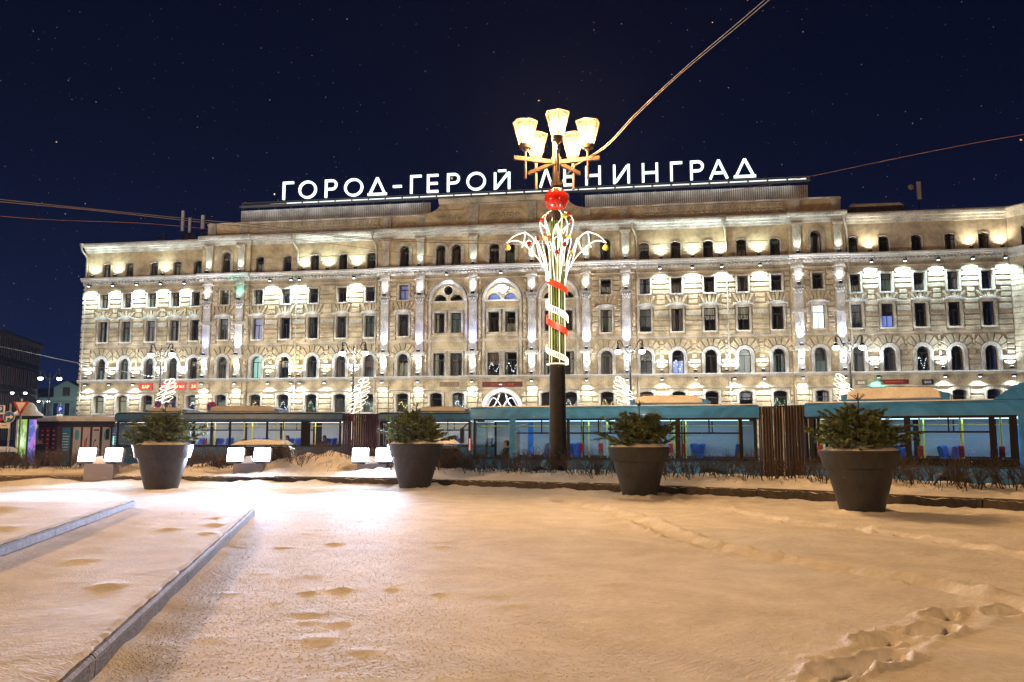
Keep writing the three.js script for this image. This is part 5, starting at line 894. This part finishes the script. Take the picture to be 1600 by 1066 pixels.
// ---------- advertising column, kiosk and signs at the left ----------
const postTex = (draw) => canvasTex(128, 256, draw);
function glowPoster(t, k) { return new THREE.MeshStandardMaterial({ color: lin(.05, .05, .05), emissive: lin(1, 1, 1), emissiveMap: t, emissiveIntensity: k, roughness: .4 }); }
{
  const x = -24.75, z = -42, t = thing('advertising_column', 'round advertising column with a snow dome and lit green poster', 'column', [x, ROAD, z]);
  mesh('foot', [cyl(.55, .5, .35, 0, 0, 0, 24), cyl(.58, .58, .12, 0, .3, 0, 24)], M.iron, t); mesh('drum', [cyl(.44, .44, 2.5, 0, .4, 0, 24)], M.iron, t);
  mesh('brim', [cyl(.66, .7, .1, 0, 2.82, 0, 28)], M.iron, t); mesh('dome', [new THREE.LatheGeometry([[.72, 2.93], [.7, 3.0], [.45, 3.2], [.36, 3.42], [.22, 3.58], [0, 3.66]].map(([a, b]) => new THREE.Vector2(a, b)), 28)], M.snow, t);
  const g1 = postTex((g) => { g.fillStyle = '#8fbf52'; g.fillRect(0, 0, 128, 256); for (let i = 0; i < 60; i++) { g.fillStyle = ['#b9dc7a', '#6fa83e', '#d6e59a', '#5a9a6a'][i % 4]; g.beginPath(); g.ellipse(rr(0, 128), rr(0, 256), rr(4, 26), rr(4, 20), rr(0, 3), 0, 7); g.fill(); } g.fillStyle = '#22335c'; g.beginPath(); g.ellipse(34, 205, 16, 34, .3, 0, 7); g.fill(); g.fillStyle = '#7fa4e8'; g.beginPath(); g.ellipse(22, 230, 14, 18, 0, 0, 7); g.fill(); g.fillStyle = '#2c4030'; g.font = 'bold 20px sans-serif'; g.fillText('2021', 14, 72); });
  const g2 = postTex((g) => { g.fillStyle = '#5a62d0'; g.fillRect(0, 0, 128, 256); for (let i = 0; i < 40; i++) { g.fillStyle = ['#7d86f0', '#b56ad0', '#e08aa8', '#4a4fb4'][i % 4]; g.beginPath(); g.ellipse(rr(0, 128), rr(0, 256), rr(6, 30), rr(6, 40), rr(0, 3), 0, 7); g.fill(); } });
  const wrap = (a0, a1, m) => mesh('poster', [new THREE.CylinderGeometry(.455, .455, 2.25, 14, 1, true, a0, a1 - a0).translate(0, 1.62, 0)], m, t, true);
  wrap(-.55, .55, glowPoster(g1, .75)); wrap(.75, 1.7, glowPoster(g2, .8)); wrap(-1.9, -.75, glowPoster(g2, .6));
  const ar = new THREE.PointLight(lin(.6, .8, .6), 4); ar.name = 'poster_light'; ar.position.set(0, 1.6, .8); ar.shadow.radius = 15; t.add(ar);
}
{
  const x0 = -25.3, z = -44, t = thing('kiosk', 'long dark pavilion with a row of upright posters and a snowy roof', 'kiosk', [x0, ROAD, z], -.03), L = 4.35, H = 2.55;
  mesh('wall', [box(0, L, .05, H, -2.2, 0)], std(.06, .035, .03, .7), t); mesh('roof', [box(-.25, L + .3, H, H + .12, -2.5, .3)], M.iron, t);
  { const g = new THREE.BoxGeometry(L + .6, .26, 2.85, 30, 1, 12).translate(L / 2, H + .255, -1.08), p = g.attributes.position; for (let i = 0; i < p.count; i++) if (p.getY(i) > H + .25) p.setY(i, p.getY(i) + .06 * n3(p.getX(i) * 1.2, p.getZ(i) * 1.5, 3)); else p.setZ(i, p.getZ(i) + .03 * n3(p.getX(i) * 5, 1)); g.computeVertexNormals(); mesh('roof_snow', [g], M.snow, t); }
  const panels = [['#7c1f1c', 0, .16, .36], ['#8a2a22', 0, .44, .66], ['#5a2020', 0, .76, 1.0], ['#2f7fb4', 1, 1.32, 1.78], ['#b9b4b4', 2, 1.92, 2.34], ['#c9b2b2', 3, 2.44, 2.84], ['#c4bcc2', 4, 2.96, 3.36], ['#b9b4bb', 2, 3.5, 3.94], ['#4d7fc0', 1, 4.04, 4.32]];
  for (const [c, k, a, b] of panels) {
    const tx = postTex((g) => { g.fillStyle = c; g.fillRect(0, 0, 128, 256); if (k === 2) { g.fillStyle = '#3d93ad'; g.beginPath(); g.arc(64, 52, 36, 0, 7); g.fill(); g.fillStyle = '#b09a8a'; g.fillRect(40, 160, 50, 60); } if (k === 1) { g.fillStyle = '#cfe2f0'; for (let i = 0; i < 7; i++) g.fillRect(14, 40 + i * 18, 60 + (i * 37) % 40, 5); } if (k === 3) { g.fillStyle = '#c03038'; g.beginPath(); g.moveTo(30, 90); g.lineTo(90, 60); g.lineTo(80, 120); g.lineTo(110, 210); g.lineTo(20, 200); g.fill(); } if (k === 4) { g.fillStyle = '#6a2a3a'; g.fillRect(16, 14, 96, 10); g.strokeStyle = '#55455a'; g.lineWidth = 12; g.beginPath(); g.arc(62, 120, 34, 0, 5); g.stroke(); } if (k === 0) { g.fillStyle = '#d8b0a0'; for (let i = 0; i < 8; i++) g.fillRect(30, 20 + i * 28, 50 + (i * 23) % 30, 8); } });
    const p = new THREE.Group(); p.name = 'poster_panel'; t.add(p);
    mesh('poster_frame', [box(a - .03, b + .03, .25, 2.42, .002, .03)], M.iron, p); mesh('poster', [new THREE.PlaneGeometry(b - a, 2.05).translate((a + b) / 2, 1.34, .034)], new THREE.MeshStandardMaterial({ map: tx, roughness: .35 }), p, true);
  }
}
function roadSign(label, x, z, h, faces) {
  const t = thing('road_sign', label, 'road sign', [x, ROAD, z]); mesh('post', [cyl(.035, .035, h, 0, 0, -.03, 8)], M.steel, t);
  for (const [kind, y, w, dx = 0] of faces) {
    const tx = canvasTex(128, 128, (g) => {
      const circ = (r, c) => { g.fillStyle = c; g.beginPath(); g.arc(64, 64, r, 0, 7); g.fill(); };
      g.fillStyle = '#c8ccd2'; g.fillRect(0, 0, 128, 128);
      if (kind === 'P') { g.fillStyle = '#1b3f9c'; g.fillRect(0, 0, 128, 128); g.fillStyle = '#fff'; g.font = 'bold 100px sans-serif'; g.textAlign = 'center'; g.fillText('P', 64, 100); }
      if (kind === 'P2') { g.fillStyle = '#e8edf2'; g.fillRect(0, 0, 128, 128); g.fillStyle = '#1f63c0'; g.fillRect(22, 10, 84, 92); g.fillStyle = '#fff'; g.font = 'bold 80px sans-serif'; g.textAlign = 'center'; g.fillText('P', 64, 86); }
      if (kind === 'stop') { circ(64, '#c8261e'); circ(52, '#2238a0'); g.strokeStyle = '#c8261e'; g.lineWidth = 13; g.beginPath(); g.moveTo(26, 26); g.lineTo(102, 102); g.moveTo(102, 26); g.lineTo(26, 102); g.stroke(); }
      if (kind === 'arrow') { circ(64, '#e8eef4'); circ(59, '#1763b8'); g.strokeStyle = '#fff'; g.lineWidth = 15; g.beginPath(); g.moveTo(38, 104); g.lineTo(38, 62); g.lineTo(84, 62); g.stroke(); g.fillStyle = '#fff'; g.beginPath(); g.moveTo(80, 36); g.lineTo(112, 62); g.lineTo(80, 88); g.fill(); }
      if (kind === 'yield') { g.fillStyle = '#b8332e'; g.fillRect(0, 0, 128, 128); g.fillStyle = '#e6e6ea'; g.beginPath(); g.moveTo(24, 112); g.lineTo(104, 112); g.lineTo(64, 40); g.fill(); }
      if (kind === 'plate') { g.fillStyle = '#dfe6ea'; g.fillRect(0, 0, 128, 128); g.fillStyle = '#222'; g.fillRect(34, 56, 60, 14); }
    });
    const round = kind === 'stop' || kind === 'arrow', s = new THREE.Shape(), r = w / 2;
    if (round) s.absarc(0, 0, r, 0, 2 * PI); else if (kind === 'yield') { s.moveTo(-r, r * .85); s.lineTo(r, r * .85); s.lineTo(0, -r * .9); } else { const hh = kind === 'plate' ? r * .5 : r; s.moveTo(-r, -hh); s.lineTo(r, -hh); s.lineTo(r, hh); s.lineTo(-r, hh); }
    const face = new THREE.ShapeGeometry(s, 20), p = face.attributes.position, uv = face.attributes.uv, hh = kind === 'plate' ? r * .5 : r;
    for (let i = 0; i < p.count; i++) uv.setXY(i, .5 + p.getX(i) / w, kind === 'yield' ? .5 - p.getY(i) / w : .5 + p.getY(i) / (2 * hh));
    const f = new THREE.Group(); f.name = 'sign_plate'; f.position.set(dx, y, .012); t.add(f);
    mesh('plate', [extrude(s, .012, -.006)], M.steel, f); mesh('sign_face', [face.translate(0, 0, .01)], new THREE.MeshStandardMaterial({ map: tx, roughness: .45 }), f, true);
  }
  return t;
}
roadSign('blue square parking sign with a white P above the dark bus', -19.17, -46, 3.9, [['P', 3.47, .58]]);
roadSign('round red and blue no-stopping sign right of the parking sign', -16.8, -46, 3.9, [['stop', 3.5, .6]]);
roadSign('smaller round no-stopping sign at the foot of the left street lamp', -20.05, -46.5, 3.9, [['stop', 3.65, .42]]);
roadSign('inverted triangle sign with red border beside the left edge', -18.9, -31.6, 3.4, [['yield', 3.02, .62]]);
roadSign('blue round turn-right arrow sign with a white plate below at the left edge', -18.95, -31, 3.2, [['arrow', 2.68, .44], ['plate', 2.36, .4, -.15], ['P2', 2.95, .34, -.34]]);
roadSign('round no-stopping sign cut by the left edge of the view', -19.5, -31.2, 3.0, [['stop', 2.72, .44]]);
roadSign('distant blue parking sign with white plates before the teal building', -38.5, -70, 4.6, [['P', 4.0, .55], ['plate', 3.45, .5], ['plate', 3.1, .5]]);
{
  const t = thing('traffic_light', 'traffic light showing green beside the advertising column', 'traffic light', [-30.1, ROAD, -52]); mesh('post', [cyl(.06, .05, 3, 0, 0, 0, 8)], M.iron, t); mesh('case', [box(-.16, .16, 2.35, 3.25, -.12, .12)], M.iron, t);
  for (const [i, y] of [[0, 3.08], [1, 2.8], [2, 2.52]]) mesh('lamp_lens', [new THREE.CylinderGeometry(.1, .1, .03, 14).rotateX(PI / 2).translate(0, y, .135)], i === 2 ? glow(.1, 1, .55, 8) : std(.05, .02, .02, .3), t);
  const p = new THREE.PointLight(lin(.1, 1, .55), 25); p.name = 'signal_light'; p.position.set(0, 2.52, .4); p.castShadow = true; t.add(p);
}
// ---------- buildings down the side street ----------
function farHouse(label, pos, turn, L, H, floors, cols, rgb, roofRise, dep = 14) {
  const t = thing('town_house', label, 'building', pos, turn), wm = std(...rgb, .9, { map: tPlaster }), tr = std(rgb[0] * 1.25, rgb[1] * 1.25, rgb[2] * 1.25, .9);
  mesh('wall', [box(0, L, 0, H, -dep, 0)], wm, t); mesh('roof', [sweep([[.5, H + .35], [-dep / 2, H + roofRise], [-dep - .3, H + .35]], -.2, L + .2)], M.roofMetal, t); mesh('cornice', [sweep([[0, H - .5], [.25, H - .4], [.55, H], [.55, H + .34], [0, H + .34]], -.1, L + .1)], tr, t);
  const fh = H / floors; for (let f = 0; f < floors; f++) { if (f) mesh('string_course', [box(0, L, f * fh - .1, f * fh + .1, .002, .16)], tr, t); for (let c = 0; c < cols; c++) { const x = (c + .5) * L / cols, y = f * fh + fh * .26, w = Math.min(1.1, L / cols * .42), g = new THREE.Group(); g.name = 'window'; t.add(g); mesh('glass_pane', [box(x - w / 2, x + w / 2, y, y + fh * .56, .004, .02)], M.darkGlass, g); mesh('surround', [box(x - w / 2 - .14, x - w / 2, y - .1, y + fh * .62, .004, .1), box(x + w / 2, x + w / 2 + .14, y - .1, y + fh * .62, .004, .1), box(x - w / 2 - .2, x + w / 2 + .2, y + fh * .58, y + fh * .62, .101, .16)], tr, g); mesh('sill', [box(x - w / 2 - .2, x + w / 2 + .2, y - .2, y - .1, .004, .2)], tr, g); } }
  return t;
}
farHouse('tall dark house with rows of windows at the left edge', [-66.2, ROAD, -92.8], 1.854, 45, 16.2, 4, 21, [.22, .17, .15], 2.2);
const th = farHouse('low teal house with a gabled dormer beyond the street lamp', [-94, ROAD, -152], -.06, 22, 8.0, 2, 10, [.13, .23, .22], 2.4);
mesh('dormer', [extrude(poly([[9.6, 8.3], [14.4, 8.3], [14.4, 10.2], [12, 11.4], [9.6, 10.2]]), 3, -2.6)], std(.15, .25, .24, .9), th); mesh('dormer_window', [box(11.3, 12.7, 8.6, 10.2, .402, .43)], M.winFrame, th);
farHouse('grey house closing the gap behind the teal house', [-118, ROAD, -200], -.05, 40, 9.5, 3, 14, [.16, .16, .18], 3);
// ---------- overhead wires ----------
const wireMat = std(.025, .022, .02, .7), wirePale = std(.30, .32, .36, .6), wireOrange = std(.30, .12, .04, .7);
function wire(label, pts, r, mat, strands = 1) { const q = []; for (let k = 0; k < strands; k++) q.push(tube(pts.map((p, i) => V(p[0] + (k ? .03 * Math.sin(i * 2.1) : 0), p[1] + (k ? .05 + .02 * Math.cos(i * 1.7) : 0), p[2])), r, 60, 5)); const t = thing('overhead_wire', label, 'wire'); for (const g of q) mesh('strand', [g], mat, t); return t; }
wire('pale twisted cable rising from the lamp post to the upper right', [[1.25, 7.45, -19.9], [1.5, 7.75, -19.6], [2.22, 8.2, -19.6], [2.7, 8.2, -17.5], [3.2, 8.12, -15.2], [4.0, 7.95, -12], [4.9, 7.9, -8.4], [6, 8.1, -4]], .006, wirePale, 2);
wire('cable slanting from the left edge to the lamp post garland', [[-14, 6.62, -17.6], [-11.5, 6.44, -18], [-9.54, 6.33, -18.34], [-7.04, 6.14, -18.76], [-5.75, 6.06, -18.97], [-4.58, 5.96, -19.15], [-3.09, 5.88, -19.38], [-1.56, 5.87, -19.61], [1.0, 5.9, -19.95]], .008, std(.12, .11, .1, .7), 2);
wire('thin orange wire crossing level in front of the left roof', [[-24, 8.4, -22], [-16, 7.98, -25], [-13, 9.2, -31], [-3, 9.8, -40]], .008, wireOrange);
wire('thin orange wire slanting down from the right edge to the sign', [[24, 11.4, -24], [19.4, 12.48, -30], [13.7, 15.0, -45], [4.4, 15.9, -55]], .012, wireOrange);
wire('dark trolley wire crossing low in front of the left wing', [[-25.6, 5.5, -36], [-25.1, 5.42, -40], [-25.4, 5.26, -48], [-23.4, 4.8, -54.4]], .022, std(.05, .05, .055, .6));
// ---------- falling snow ----------
{
  seed = 4242; const n = 1500, g = new THREE.IcosahedronGeometry(1, 0), im = new THREE.InstancedMesh(g, std(.9, .9, .92, .8), n), m4 = new THREE.Matrix4();
  for (let i = 0; i < n; i++) { const z = -rr(4, 34), x = -z * rr(-.72, .72) + (rnd() - .5), y = rr(.5, 1.3 - z * .62), s = (i < 12 ? rr(.008, .014) : rr(.001, .0028)) * (1 - z * .05); m4.makeScale(s, s, s).setPosition(x, y, z); im.setMatrixAt(i, m4); }
  im.name = 'snowflakes'; im.castShadow = false; scene.add(im); tag(im, 'fine snowflakes drifting through the night air', 'snowflakes', null, 'stuff');
}
{ // loose grains and ice crystals on the crust
  seed = 77; const g = new THREE.IcosahedronGeometry(1, 0), m4 = new THREE.Matrix4(), q = new THREE.Quaternion(), e = new THREE.Euler();
  const onStep = (x, z) => (x - S1[0]) * D2[0] + (z - S1[1]) * D2[1] > -0.05 && (x - S1[0]) * D1[0] + (z - S1[1]) * D1[1] > -.1;
  for (const [n, name, mat, label, s0, s1] of [[26000, 'snow_grains', std(.88, .88, .9, .8), 'loose grains of snow lying on the crust', .003, .006], [5000, 'ice_crystals', new THREE.MeshPhysicalMaterial({ color: lin(.93, .94, .96), roughness: .08, ior: 2.3 }), 'glinting ice crystals on the snow', .0022, .004]]) {
    const im = new THREE.InstancedMesh(g, mat, n); for (let i = 0; i < n;) { const z = -3.8 - 10 * Math.pow(rnd(), 1.6), x = rr(-.75, .78) * -z; if (onStep(x, z)) continue; const s = rr(s0, s1); q.setFromEuler(e.set(rr(0, 6), rr(0, 6), rr(0, 6))); m4.compose(V(x, plazaH(x, z) - s * .25, z), q, V(s, s * .8, s)); im.setMatrixAt(i++, m4); }
    im.name = name; im.castShadow = true; scene.add(im); tag(im, label, name.split('_')[1], null, 'stuff');
  }
}
scene.fog = new THREE.FogExp2(0xa8c0ff, 0.0002); // snowy air round the lamps
renderer.render(scene, camera);
